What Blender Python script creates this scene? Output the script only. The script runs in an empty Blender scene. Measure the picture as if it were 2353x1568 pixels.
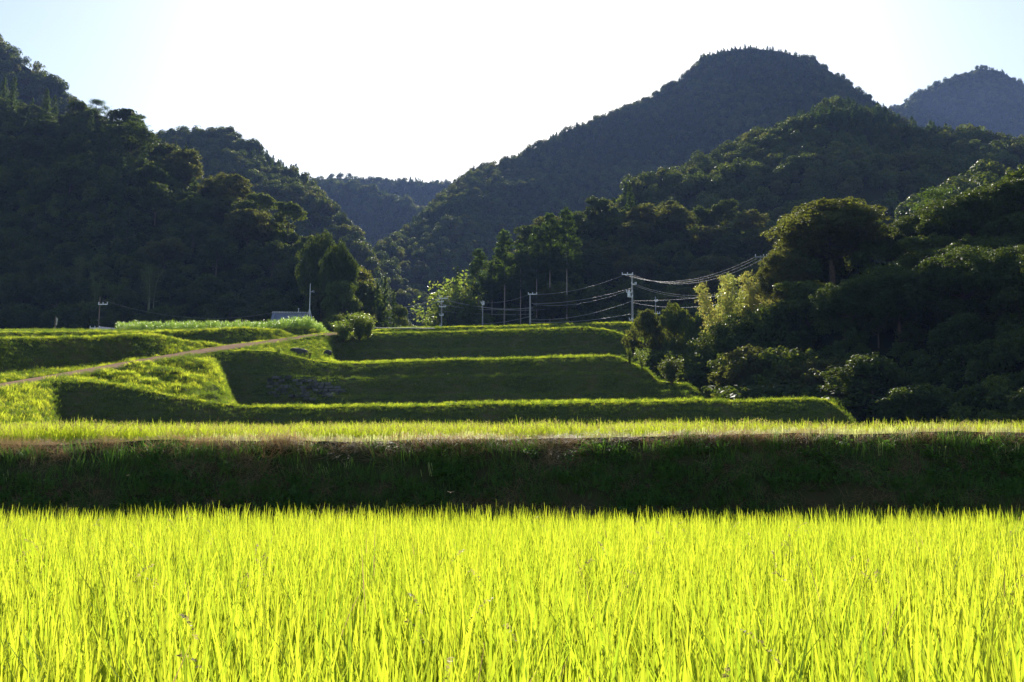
import bpy, math, random
import numpy as np
from mathutils import Vector, Matrix

C = bpy.context.scene.collection
scn = bpy.context.scene
random.seed(7)
PI = math.pi

# ------------------------------------------------------------------ camera
F = 2353.0
TH = math.atan((1092 - 784) / F)
CZ = 1.42
cam_d = bpy.data.cameras.new('camera')
cam = bpy.data.objects.new('camera', cam_d); C.objects.link(cam)
cam.location = (0, 0, CZ)
cam.rotation_euler = (PI / 2 + TH, 0, 0)
cam_d.sensor_width = 36; cam_d.lens = 36
cam_d.clip_start = 0.1; cam_d.clip_end = 8000
scn.camera = cam

# ------------------------------------------------------------------ sky, sun, exposure
SUN_EL = math.radians(28.5); SUN_AZ = math.radians(1.0)       # azimuth from +Y towards +X
world = bpy.data.worlds.new('World'); scn.world = world; world.use_nodes = True
wn = world.node_tree; bgn = wn.nodes['Background']
sky = wn.nodes.new('ShaderNodeTexSky'); sky.sky_type = 'NISHITA'; sky.sun_disc = False
sky.sun_elevation = SUN_EL; sky.sun_rotation = SUN_AZ
sky.air_density = 1.0; sky.dust_density = 0.5; sky.ozone_density = 0.0
wn.links.new(sky.outputs[0], bgn.inputs[0]); bgn.inputs[1].default_value = 0.085
sun_d = bpy.data.lights.new('sun', 'SUN'); sun_d.energy = 5.0; sun_d.angle = math.radians(0.5)
sun_d.color = (1.0, 0.93, 0.80)
sun = bpy.data.objects.new('sun', sun_d); C.objects.link(sun)
sdir = Vector((math.sin(SUN_AZ) * math.cos(SUN_EL), math.cos(SUN_AZ) * math.cos(SUN_EL), math.sin(SUN_EL)))
sun.rotation_euler = sdir.to_track_quat('Z', 'Y').to_euler(); sun.location = (0, 100, 200)
scn.view_settings.view_transform = 'Standard'; scn.view_settings.look = 'None'
scn.view_settings.gamma = 1; scn.view_settings.exposure = 1.08
try: scn.view_settings.use_curve_mapping = False
except Exception: pass
scn.cycles.max_bounces = 6; scn.cycles.diffuse_bounces = 3; scn.cycles.glossy_bounces = 2
scn.cycles.transmission_bounces = 4; scn.cycles.transparent_max_bounces = 4; scn.cycles.volume_bounces = 0
scn.cycles.caustics_reflective = False; scn.cycles.caustics_refractive = False
scn.cycles.use_denoising = True; scn.cycles.sample_clamp_indirect = 3.0

# ------------------------------------------------------------------ helpers: properties
def tag(o, label=None, cat=None, group=None, kind=None):
    if label: o['label'] = label
    if cat: o['category'] = cat
    if group: o['group'] = group
    if kind: o['kind'] = kind
    return o

def empty(name, loc=(0, 0, 0), rz=0.0, sc=1.0):
    o = bpy.data.objects.new(name, None); C.objects.link(o)
    o.location = loc; o.rotation_euler = (0, 0, rz); o.empty_display_size = 0.3
    o.scale = (sc, sc, sc) if not isinstance(sc, tuple) else sc
    return o

def mobj(name, me, parent=None, loc=None):
    o = bpy.data.objects.new(name, me); C.objects.link(o)
    if parent is not None: o.parent = parent
    if loc is not None: o.location = loc
    return o

def mk(name, V, Q=None, T=None, mats=(), mi=None, smooth=False):
    """mesh out of numpy arrays: vertices, quads, triangles"""
    V = np.asarray(V, dtype=np.float32).reshape(-1, 3)
    Q = np.zeros((0, 4), int) if Q is None else np.asarray(Q, int).reshape(-1, 4)
    T = np.zeros((0, 3), int) if T is None else np.asarray(T, int).reshape(-1, 3)
    me = bpy.data.meshes.new(name)
    nq, nt = len(Q), len(T)
    me.vertices.add(len(V)); me.vertices.foreach_set('co', V.ravel())
    me.loops.add(nq * 4 + nt * 3)
    me.loops.foreach_set('vertex_index', np.concatenate([Q.ravel(), T.ravel()]).astype(np.int32))
    me.polygons.add(nq + nt)
    ls = np.concatenate([np.arange(nq) * 4, nq * 4 + np.arange(nt) * 3]).astype(np.int32)
    me.polygons.foreach_set('loop_start', ls)
    for m in mats: me.materials.append(m)
    if mi is not None: me.polygons.foreach_set('material_index', np.asarray(mi, np.int32))
    if smooth: me.polygons.foreach_set('use_smooth', np.ones(nq + nt, bool))
    me.update(calc_edges=True); me.validate()
    return me

class MB:
    """collects small solids into one mesh"""
    def __init__(s): s.v = []; s.f = []
    def add(s, vs, fs):
        n = len(s.v); s.v += [tuple(p) for p in vs]; s.f += [tuple(i + n for i in f) for f in fs]
    def box(s, c, d, M=None):
        x, y, z = (k / 2 for k in d)
        vs = [Vector((a * x, b * y, e * z)) for a in (-1, 1) for b in (-1, 1) for e in (-1, 1)]
        if M is not None: vs = [M @ p for p in vs]
        vs = [p + Vector(c) for p in vs]
        s.add(vs, [(0, 1, 3, 2), (4, 6, 7, 5), (0, 4, 5, 1), (2, 3, 7, 6), (0, 2, 6, 4), (1, 5, 7, 3)])
    def tube(s, pts, rad, n=6, cap=True):
        pts = [Vector(p) for p in pts]
        if not hasattr(rad, '__len__'): rad = [rad] * len(pts)
        base = len(s.v); m = len(pts)
        for i, p in enumerate(pts):
            t = (pts[min(i + 1, m - 1)] - pts[max(i - 1, 0)]).normalized()
            a = t.orthogonal() if abs(t.z) > .9 else t.cross(Vector((0, 0, 1)))
            if abs(t.z) > .9: a = Vector((0, 1, 0)).cross(t)
            a.normalize(); b = t.cross(a)
            for k in range(n):
                w = 2 * PI * k / n
                s.v.append(tuple(p + (a * math.cos(w) + b * math.sin(w)) * rad[i]))
        for i in range(m - 1):
            for k in range(n):
                k2 = (k + 1) % n
                s.f.append((base + i * n + k, base + i * n + k2, base + (i + 1) * n + k2, base + (i + 1) * n + k))
        if cap:
            s.f.append(tuple(base + k for k in range(n))[::-1]); s.f.append(tuple(base + (m - 1) * n + k for k in range(n)))
    def mesh(s, name, mat, smooth=False):
        me = bpy.data.meshes.new(name); me.from_pydata([tuple(v) for v in s.v], [], s.f)
        me.materials.append(mat)
        if smooth: me.polygons.foreach_set('use_smooth', [True] * len(me.polygons))
        me.update(); return me
    def build(s, name, mat, parent=None, smooth=False):
        return mobj(name, s.mesh(name, mat, smooth), parent)

# ------------------------------------------------------------------ helpers: measured points
CT, ST = math.cos(TH), math.sin(TH)
def P(u, v, D):
    k = (784 - v) / F; dy = CT - ST * k; dz = ST + CT * k
    return np.array([(u - 1176.5) / F * D / dy, D, CZ + dz / dy * D])
def PZ(u, z, D):
    m = (z - CZ) / D; k = (m * CT - ST) / (CT + ST * m); dy = CT - ST * k
    return np.array([(u - 1176.5) / F * D / dy, D, z])
def zof(v, D): return P(1176, v, D)[2]
def rail(us, pts, kind='v'):
    pts = sorted(pts); pu = [p[0] for p in pts]
    a = np.interp(us, pu, [p[1] for p in pts]); d = np.interp(us, pu, [p[2] for p in pts])
    f = P if kind == 'v' else PZ
    return np.array([f(u, x, y) for u, x, y in zip(us, a, d)])
def off(r, dy, dz=0.0): q = r.copy(); q[:, 1] += dy; q[:, 2] += dz; return q
def mix(a, b, w): w = np.asarray(w)[:, None]; return a * (1 - w) + b * w
def sstep(x, a, b): t = np.clip((x - a) / (b - a), 0, 1); return t * t * (3 - 2 * t)
def smooth_rail(r, k=3):
    q = r.copy()
    for _ in range(k): q[1:-1] = .25 * q[:-2] + .5 * q[1:-1] + .25 * q[2:]
    return q
_nt = np.random.RandomState(5).rand(256, 256)
def vn(x, y, s=0):
    x = np.asarray(x, float) + 31.7 * s; y = np.asarray(y, float) + 17.3 * s
    xi = np.floor(x).astype(int); yi = np.floor(y).astype(int)
    fx = x - xi; fy = y - yi; fx = fx * fx * (3 - 2 * fx); fy = fy * fy * (3 - 2 * fy)
    g = lambda a, b: _nt[a % 256, b % 256]
    return ((g(xi, yi) * (1 - fx) + g(xi + 1, yi) * fx) * (1 - fy) + (g(xi, yi + 1) * (1 - fx) + g(xi + 1, yi + 1) * fx) * fy) * 2 - 1
def fbm(x, y, s=0, o=3): return sum(vn(x * 2 ** i, y * 2 ** i, s + i) / 2 ** i for i in range(o))

def build_grid(rails, rows):
    out = []
    for i in range(len(rails) - 1):
        for j in range(rows[i]): out.append(rails[i] + (rails[i + 1] - rails[i]) * (j / rows[i]))
    out.append(rails[-1])
    return np.array(out)                                    # (rows, cols, 3)
def grid_obj(name, G, mat, kind='structure', smooth=True):
    m, n = G.shape[:2]; i = np.arange((m - 1) * n).reshape(m - 1, n)[:, :-1].ravel()
    Q = np.stack([i, i + 1, i + n + 1, i + n], 1)
    o = mobj(name, mk(name, G.reshape(-1, 3), Q, mats=[mat], smooth=smooth))
    o['kind'] = kind
    return o
def sample(G, dens, rng, mask=None):
    """points spread over a grid by area; returns points and (row, col) positions"""
    a = np.linalg.norm(np.cross(G[1:, :-1] - G[:-1, :-1], G[:-1, 1:] - G[:-1, :-1]), axis=2)
    tot = a.sum(); N = int(tot * dens); pr = (a / tot).ravel()
    c = rng.choice(len(pr), N, p=pr); r, k = np.divmod(c, a.shape[1])
    s, t = rng.rand(N, 1), rng.rand(N, 1)
    p = (G[r, k] * (1 - s) + G[r, k + 1] * s) * (1 - t) + (G[r + 1, k] * (1 - s) + G[r + 1, k + 1] * s) * t
    rr, kk = r + t[:, 0], k + s[:, 0]
    if mask is not None:
        w = mask(p, rr, kk); p, rr, kk = p[w], rr[w], kk[w]
    return p, rr, kk

# ------------------------------------------------------------------ materials
def nodes(name):
    m = bpy.data.materials.new(name); m.use_nodes = True; nt = m.node_tree
    return m, nt, nt.nodes, nt.links
def ramp(N, cols, pos=None):
    r = N.new('ShaderNodeValToRGB'); e = r.color_ramp.elements
    pos = pos or [i / (len(cols) - 1) for i in range(len(cols))]
    while len(e) < len(cols): e.new(0.5)
    for k, (c, p) in enumerate(zip(cols, pos)): e[k].position = p; e[k].color = (*c, 1)
    return r
def leaf_mat(name, cols, tcols, tfac=.5, rough=.45, spec=.4, scale=.6, stem=None, zr=None):
    """leaf: diffuse and glossy front, light shining through; colour varies by plant and by place"""
    m, nt, N, L = nodes(name); b = N['Principled BSDF']; out = N['Material Output']
    oi = N.new('ShaderNodeObjectInfo'); geo = N.new('ShaderNodeNewGeometry'); no = N.new('ShaderNodeTexNoise')
    no.inputs['Scale'].default_value = scale; no.inputs['Detail'].default_value = 3
    L.new(geo.outputs['Position'], no.inputs['Vector'])
    isl = N.new('ShaderNodeMath'); isl.operation = 'MULTIPLY'; L.new(geo.outputs['Random Per Island'], isl.inputs[0]); isl.inputs[1].default_value = .5
    a = N.new('ShaderNodeMath'); a.operation = 'MULTIPLY_ADD'; L.new(oi.outputs['Random'], a.inputs[0]); a.inputs[1].default_value = .22; L.new(isl.outputs[0], a.inputs[2])
    c = N.new('ShaderNodeMath'); c.operation = 'MULTIPLY_ADD'; L.new(no.outputs[0], c.inputs[0]); c.inputs[1].default_value = .32; L.new(a.outputs[0], c.inputs[2])
    r1 = ramp(N, cols); r2 = ramp(N, tcols); L.new(c.outputs[0], r1.inputs[0]); L.new(c.outputs[0], r2.inputs[0])
    L.new(r1.outputs[0], b.inputs['Base Color']); b.inputs['Roughness'].default_value = rough
    b.inputs['Specular IOR Level'].default_value = spec
    tr = N.new('ShaderNodeBsdfTranslucent'); L.new(r2.outputs[0], tr.inputs[0])
    mx = N.new('ShaderNodeMixShader'); mx.inputs[0].default_value = tfac
    L.new(b.outputs[0], mx.inputs[1]); L.new(tr.outputs[0], mx.inputs[2]); L.new(mx.outputs[0], out.inputs[0])
    return m
def earth_mat(name, cols, scale=.8, rough=1.0, bump=.3, spec=.0, detail=8, pos=None):
    m, nt, N, L = nodes(name); b = N['Principled BSDF']
    geo = N.new('ShaderNodeNewGeometry'); no = N.new('ShaderNodeTexNoise'); no.inputs['Scale'].default_value = scale; no.inputs['Detail'].default_value = detail
    no.inputs['Roughness'].default_value = .65
    L.new(geo.outputs['Position'], no.inputs['Vector']); r = ramp(N, cols, pos); L.new(no.outputs[0], r.inputs[0]); L.new(r.outputs[0], b.inputs['Base Color'])
    n2 = N.new('ShaderNodeTexNoise'); n2.inputs['Scale'].default_value = scale * 9; n2.inputs['Detail'].default_value = 5; L.new(geo.outputs['Position'], n2.inputs['Vector'])
    bp = N.new('ShaderNodeBump'); bp.inputs['Strength'].default_value = bump; L.new(n2.outputs[0], bp.inputs['Height']); L.new(bp.outputs[0], b.inputs['Normal'])
    b.inputs['Roughness'].default_value = rough; b.inputs['Specular IOR Level'].default_value = spec
    return m
def solid(name, col, rough=.6, metal=0.0, var=.15, scale=4):
    m, nt, N, L = nodes(name); b = N['Principled BSDF']
    geo = N.new('ShaderNodeNewGeometry'); no = N.new('ShaderNodeTexNoise'); no.inputs['Scale'].default_value = scale; no.inputs['Detail'].default_value = 5
    L.new(geo.outputs['Position'], no.inputs['Vector'])
    r = ramp(N, [tuple(c * (1 - var * 1.6) for c in col), tuple(min(1, c * (1 + var)) for c in col)], [.3, .7]); L.new(no.outputs[0], r.inputs[0]); L.new(r.outputs[0], b.inputs['Base Color'])
    b.inputs['Roughness'].default_value = rough; b.inputs['Metallic'].default_value = metal
    return m

M = {}
M['rice'] = leaf_mat('rice_leaf', [(.02, .07, .006), (.05, .12, .008), (.08, .14, .010), (.15, .19, .016)], [(.05, .19, .014), (.425, .555, .026), (.60, .665, .034), (.72, .73, .05)], tfac=.60, rough=.45, spec=.35, scale=.5)  # darkest stop: older blades, also standing in for shaded gaps between plants
M['rice_far'] = leaf_mat('rice_leaf_upper', [(.09, .17, .02), (.13, .20, .02), (.17, .22, .03)], [(.50, .70, .03), (.62, .74, .04), (.70, .70, .06)], tfac=.58, rough=.6, spec=.15, scale=.5)
M['rice_ear'] = leaf_mat('rice_ear', [(.20, .17, .07), (.28, .22, .10)], [(.60, .54, .14), (.70, .58, .20)], tfac=.35, rough=.6, spec=.1)
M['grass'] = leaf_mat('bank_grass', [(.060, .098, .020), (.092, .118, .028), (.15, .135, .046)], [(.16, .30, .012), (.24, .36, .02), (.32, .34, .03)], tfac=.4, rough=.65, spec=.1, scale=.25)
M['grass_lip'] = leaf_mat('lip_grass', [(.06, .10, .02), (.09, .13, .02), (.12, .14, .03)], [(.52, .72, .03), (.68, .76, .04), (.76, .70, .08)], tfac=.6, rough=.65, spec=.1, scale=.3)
M['straw'] = leaf_mat('dry_straw', [(.09, .07, .03), (.17, .13, .06), (.26, .21, .11)], [(.36, .20, .09), (.50, .31, .14), (.60, .42, .22)], tfac=.45, rough=.6, spec=.3, scale=1.5)
M['weed'] = leaf_mat('bank_weed', [(.022, .06, .016), (.045, .10, .026), (.075, .14, .03)], [(.10, .24, .02), (.14, .30, .03), (.2, .32, .03)], tfac=.35, rough=.6, spec=.08, scale=.8)
M['stub'] = leaf_mat('cut_stem', [(.26, .32, .10), (.34, .38, .14)], [(.70, .80, .20), (.85, .85, .30)], tfac=.5, rough=.5, spec=.3)
M['corn'] = leaf_mat('corn_leaf', [(.06, .13, .03), (.10, .18, .04), (.14, .22, .05)], [(.30, .50, .05), (.42, .62, .07), (.5, .66, .09)], tfac=.48, rough=.36, spec=.6, scale=.4)
M['leaf_dark'] = leaf_mat('evergreen_leaf', [(.020, .042, .011), (.032, .058, .013), (.046, .070, .018)], [(.09, .15, .012), (.15, .20, .018), (.22, .25, .03)], tfac=.30, rough=.6, spec=.14, scale=.10)
M['leaf_brown'] = leaf_mat('chinquapin_leaf', [(.024, .034, .013), (.032, .042, .015), (.045, .046, .018)], [(.18, .23, .025), (.28, .31, .035), (.38, .36, .055)], tfac=.33, rough=.6, spec=.14, scale=.12)
M['leaf_mid'] = leaf_mat('green_leaf', [(.030, .058, .016), (.045, .078, .018), (.060, .085, .02)], [(.16, .25, .02), (.26, .32, .025), (.36, .36, .035)], tfac=.33, rough=.58, spec=.18, scale=.15)
M['leaf_light'] = leaf_mat('light_leaf', [(.045, .09, .018), (.07, .12, .022), (.10, .13, .03)], [(.24, .40, .03), (.36, .48, .04), (.46, .44, .06)], tfac=.45, rough=.45, spec=.35, scale=.3)
M['needle'] = leaf_mat('cedar_needle', [(.018, .036, .012), (.026, .050, .014), (.036, .058, .018)], [(.08, .17, .015), (.13, .22, .02), (.18, .24, .02)], tfac=.36, rough=.55, spec=.15, scale=.1)
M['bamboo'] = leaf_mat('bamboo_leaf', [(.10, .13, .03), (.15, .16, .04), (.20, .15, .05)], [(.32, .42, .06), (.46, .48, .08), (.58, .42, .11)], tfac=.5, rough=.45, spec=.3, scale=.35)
M['bamboo_dark'] = leaf_mat('shaded_bamboo_leaf', [(.04, .065, .02), (.06, .085, .025), (.08, .09, .03)], [(.14, .22, .03), (.2, .28, .04), (.28, .30, .05)], tfac=.4, rough=.5, spec=.25, scale=.2)  # darker copy of the bamboo leaf, shade put into its colours
M['bark'] = solid('bark', (.075, .055, .04), .9, 0, .3, 6)
M['bark_pale'] = solid('pale_bark', (.26, .22, .19), .85, 0, .25, 5)
M['culm'] = solid('bamboo_culm', (.22, .24, .10), .45, 0, .2, 3)
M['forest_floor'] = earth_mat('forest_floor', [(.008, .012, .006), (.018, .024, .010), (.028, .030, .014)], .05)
M['soil'] = earth_mat('wet_soil', [(.02, .016, .01), (.04, .03, .018)], 1.2)
M['bank'] = earth_mat('bank_earth', [(.016, .016, .009), (.030, .038, .014), (.044, .038, .020), (.036, .050, .017)], .9, bump=.5, pos=[.3, .45, .55, .7])
M['turf'] = earth_mat('terrace_turf', [(.034, .044, .014), (.052, .072, .020), (.088, .078, .032), (.060, .088, .022)], .35, bump=.6, pos=[.3, .45, .58, .7])
M['road'] = earth_mat('farm_road', [(.22, .14, .09), (.32, .21, .14), (.40, .28, .19)], .7, rough=.85, bump=.15)
M['concrete'] = solid('pole_concrete', (.28, .275, .27), .6, 0, .12)
M['steel'] = solid('galvanised_steel', (.50, .51, .52), .35, .7, .1)
M['porcelain'] = solid('white_porcelain', (.75, .75, .74), .2, 0, .05)
M['cable'] = solid('cable_sheath', (.30, .29, .28), .6, .1, .05)
M['stone'] = solid('wall_stone', (.09, .088, .09), .85, 0, .35, 1.6)
M['stone_dark'] = solid('dark_stone', (.045, .045, .04), .9, 0, .4, 1.6)  # darker grey for the rocks and some wall stones
M['roof_tile'] = solid('grey_blue_roof_tile', (.16, .18, .24), .35, 0, .15)
M['ridge_tile'] = solid('ridge_tile', (.50, .50, .52), .25, 0, .08)
M['plaster'] = solid('plaster', (.38, .36, .32), .8)
M['glass'] = solid('window_glass', (.03, .035, .04), .08, 0, .05)
M['wood'] = solid('weathered_wood', (.16, .12, .09), .8)
M['cloth'] = solid('faded_cloth', (.45, .42, .34), .8)
M['bird'] = solid('dragonfly', (.16, .08, .04), .95)

# ------------------------------------------------------------------ geometry of blades, leaves, plants
def frame_from(nrm, rng):
    n = nrm / (np.linalg.norm(nrm, axis=1, keepdims=True) + 1e-9)
    r = rng.normal(size=n.shape); t = np.cross(n, r); t /= (np.linalg.norm(t, axis=1, keepdims=True) + 1e-9)
    return n, t, np.cross(n, t)
def cards(cen, nrm, size, rng, aspect=.55, fold=.18):
    """one folded rhombic leaf for each centre"""
    n, t, b = frame_from(nrm, rng); N = len(cen); s = (size * (.7 + .6 * rng.rand(N)))[:, None]
    a = cen - t * s * .5; c = cen + t * s * .5
    l = cen + b * s * .5 * aspect + n * s * fold; r = cen - b * s * .5 * aspect + n * s * fold
    V = np.stack([a, l, c, r], 1).reshape(-1, 3)
    return V, np.arange(N * 4).reshape(N, 4)
def blades(root, h, w, az, lean, curve, seg, rng, tipw=.1):
    """upright tapering blades. root (N,3); lean = start tilt, curve = extra tilt at the tip"""
    N = len(root); dirx = np.stack([np.cos(az), np.sin(az), 0 * az], 1)
    sa = az + PI / 2 + rng.uniform(-.9, .9, N); side = np.stack([np.cos(sa), np.sin(sa), 0 * az], 1)
    p = root.copy(); rows = []
    for i in range(seg + 1):
        t = i / seg; ww = w * (np.clip(1.0 - t ** 2.2, tipw, 1) * (0.55 + .45 * min(1, t * 4)))
        rows.append(p - side * ww[:, None] / 2); rows.append(p + side * ww[:, None] / 2)
        ang = lean + curve * (t ** 1.6); p = p + (dirx * np.sin(ang)[:, None] + np.array([0, 0, 1.0]) * np.cos(ang)[:, None]) * (h / seg)[:, None]
    V = np.stack(rows, 1); k = 2 * (seg + 1); base = (np.arange(N) * k)[:, None]
    Q = np.concatenate([np.stack([base[:, 0] + 2 * i, base[:, 0] + 2 * i + 1, base[:, 0] + 2 * i + 3, base[:, 0] + 2 * i + 2], 1) for i in range(seg)])
    return V.reshape(-1, 3), Q
def join(parts):
    Vs, Qs, n = [], [], 0
    for V, Q in parts: Vs.append(V); Qs.append(Q + n); n += len(V)
    return np.concatenate(Vs), np.concatenate(Qs)

def proto_col(name, meshes):
    col = bpy.data.collections.new(name)
    for i, me in enumerate(meshes):
        o = bpy.data.objects.new('%s_%02d' % (name, i), me); col.objects.link(o)
    return col
def scatter(name, col, nproto, pts, rng, smin=.8, smax=1.2, tilt=.08, idx=None, rot=None, label=None, cat=None, kind='stuff', scl=None):
    """countless small plants as one object: a cloud of points that carries instances"""
    N = len(pts)
    me = bpy.data.meshes.new(name); me.vertices.add(N); me.vertices.foreach_set('co', np.asarray(pts, np.float32).ravel())
    if rot is None: rot = np.stack([rng.normal(0, tilt, N), rng.normal(0, tilt, N), rng.uniform(0, 2 * PI, N)], 1)
    a = me.attributes.new('rot', 'FLOAT_VECTOR', 'POINT'); a.data.foreach_set('vector', rot.astype(np.float32).ravel())
    s = rng.uniform(smin, smax, N) if scl is None else scl
    a = me.attributes.new('scl', 'FLOAT', 'POINT'); a.data.foreach_set('value', s.astype(np.float32))
    ii = rng.randint(0, nproto, N) if idx is None else idx
    a = me.attributes.new('idx', 'INT', 'POINT'); a.data.foreach_set('value', ii.astype(np.int32))
    o = mobj(name, me); tag(o, label, cat, None, kind)
    ng = bpy.data.node_groups.new(name, 'GeometryNodeTree')
    ng.interface.new_socket('Geometry', in_out='INPUT', socket_type='NodeSocketGeometry')
    ng.interface.new_socket('Geometry', in_out='OUTPUT', socket_type='NodeSocketGeometry')
    N_, L = ng.nodes, ng.links
    gi = N_.new('NodeGroupInput'); go = N_.new('NodeGroupOutput'); iop = N_.new('GeometryNodeInstanceOnPoints')
    ci = N_.new('GeometryNodeCollectionInfo'); ci.inputs['Collection'].default_value = col
    ci.inputs['Separate Children'].default_value = True; ci.inputs['Reset Children'].default_value = True
    def attr(nm, tp):
        n = N_.new('GeometryNodeInputNamedAttribute'); n.data_type = tp; n.inputs['Name'].default_value = nm
        return [x for x in n.outputs if x.enabled and x.name == 'Attribute'][0]
    iop.inputs['Pick Instance'].default_value = True
    L.new(gi.outputs[0], iop.inputs['Points']); L.new(ci.outputs[0], iop.inputs['Instance'])
    L.new(attr('idx', 'INT'), iop.inputs['Instance Index']); L.new(attr('scl', 'FLOAT'), iop.inputs['Scale'])
    er = N_.new('FunctionNodeEulerToRotation'); L.new(attr('rot', 'FLOAT_VECTOR'), er.inputs[0]); L.new(er.outputs[0], iop.inputs['Rotation'])
    L.new(iop.outputs[0], go.inputs[0])
    md = o.modifiers.new('scatter', 'NODES'); md.node_group = ng
    return o

rng = np.random.RandomState(11)
# rice plants, near field: upright, broad leaves
def rice_tuft(n, hmin, hmax, w, spread, mat, seed, seg=5, ear=0, lean=(.02, .30), curve=(0, .7)):
    r = np.random.RandomState(seed)
    rad = spread * np.sqrt(r.rand(n)); a0 = r.uniform(0, 2 * PI, n)
    root = np.stack([rad * np.cos(a0), rad * np.sin(a0), r.uniform(-.02, .12, n) * hmax], 1)
    h = r.uniform(hmin, hmax, n); az = a0 + r.normal(0, .6, n)
    V, Q = blades(root, h, w * r.uniform(.7, 1.25, n), az, r.uniform(*lean, n), np.abs(r.normal(0, 1, n)) * curve[1] * .6 + curve[0], seg, r)
    mi = np.zeros(len(Q), int); mats = [mat]
    if ear:
        rad = spread * np.sqrt(r.rand(ear)); a0 = r.uniform(0, 2 * PI, ear)
        cen = []; nr = []
        for k in range(ear):
            x, y = rad[k] * math.cos(a0[k]), rad[k] * math.sin(a0[k]); a = r.uniform(0, 2 * PI); hh = r.uniform(.72, 1.0) * hmax
            for j in range(14):
                t = j / 13; cen.append([x + math.cos(a) * .14 * t, y + math.sin(a) * .14 * t, hh - .12 * t * t + r.normal(0, .006)]); nr.append(r.normal(size=3))
        v2, q2 = cards(np.array(cen), np.array(nr), .028, r, .5)
        Q = np.concatenate([Q, q2 + len(V)]); V = np.concatenate([V, v2]); mi = np.concatenate([mi, np.ones(len(q2), int)]); mats.append(M['rice_ear'])
    return mk('rice_plant', V, Q, mats=mats, mi=mi)
near_rice = proto_col('rice_plant_near', [rice_tuft(19, .45, .88, .0235, .075, M['rice'], 100 + i, lean=(.01, .26), curve=(0, .55)) for i in range(8)] + [rice_tuft(19, .45, .88, .0235, .075, M['rice'], 190 + i, ear=2 + i) for i in range(2)])
mid_rice = proto_col('rice_plant_mid', [rice_tuft(34, .42, .70, .016, .09, M['rice_far'], 200 + i, 4, ear=5) for i in range(6)])
far_rice = proto_col('rice_plant_far', [rice_tuft(26, .45, .72, .030, .16, M['rice_far'], 300 + i, 3) for i in range(5)])
def grass_patch(n, R, h, w, mat, seed, seg=2, lean=(.1, .7), curve=(0, .8)):
    r = np.random.RandomState(seed); rad = R * np.sqrt(r.rand(n)); a = r.uniform(0, 2 * PI, n)
    V, Q = blades(np.stack([rad * np.cos(a), rad * np.sin(a), -.03 + 0 * a], 1), r.uniform(.5, 1.1, n) * h, w * r.uniform(.7, 1.3, n), r.uniform(0, 2 * PI, n), r.uniform(*lean, n), np.abs(r.normal(0, .5, n)) * curve[1], seg, r)
    return mk('grass_patch', V, Q, mats=[mat])
turf_p = proto_col('turf_patch', [grass_patch(60, .55, .22, .028, M['grass'], 400 + i) for i in range(4)])
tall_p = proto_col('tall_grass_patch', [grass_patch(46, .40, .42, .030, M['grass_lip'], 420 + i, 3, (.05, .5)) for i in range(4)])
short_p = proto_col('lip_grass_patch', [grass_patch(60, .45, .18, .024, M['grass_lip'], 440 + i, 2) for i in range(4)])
# ------------------------------------------------------------------ THE GROUND
rg = np.random.RandomState(3)
sheet = MB(); sheet.add([(-1500, -30, -.8), (1500, -30, -.8), (1500, 1640, -.8), (-1500, 1640, -.8)], [(0, 1, 2, 3)])
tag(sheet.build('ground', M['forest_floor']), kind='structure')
us0 = np.linspace(-900, 3250, 40)
fld = build_grid([rail(us0, [(-900, 0, .01), (3250, 0, .01)], 'z') * 0 + np.stack([np.linspace(-40, 40, 40), 0 * us0 - 6, 0 * us0], 1),
                  np.stack([np.linspace(-40, 40, 40), 0 * us0 + 19.9, 0 * us0], 1)], [20])
grid_obj('paddy_soil', fld, M['soil'])

# front bank and the second terrace
us = np.linspace(-900, 3250, 700)
lip2 = rail(us, [(-900, 1012, 22), (0, 1017, 22), (300, 1015, 22), (600, 1012, 21.8), (900, 1008, 21.8), (1176, 1009, 21.7), (1400, 1006, 21.6), (1700, 1000, 21.5), (2000, 999, 21.5), (2353, 996, 21.4), (3250, 1000, 21.4)])
x2 = lip2[:, 0]
lip2[:, 2] += .035 * fbm(x2 * .9, x2 * 0, 1, 3) + .05 * vn(x2 * .25, 0 * x2, 4)
toe2 = np.stack([x2, 0 * x2 + 19.7, 0 * x2 - .1], 1)
T2 = build_grid([toe2, off(lip2, -1.35, -1.35), off(lip2, -.42, -.28), lip2, off(lip2, .7, .01), np.stack([x2, 0 * x2 + 23.2, 0 * x2 + 2.0], 1), np.stack([x2 * 4.2, 0 * x2 + 86, 0 * x2 + 2.0], 1)], [8, 8, 4, 3, 2, 12])
nb = 20
T2[:nb, :, 1] += .16 * fbm(T2[:nb, :, 0] * .8, T2[:nb, :, 2] * 1.6, 2, 4) * np.sin(np.linspace(0.1, PI, nb))[:, None]
grid_obj('front_bank', T2, M['bank'])

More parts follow.
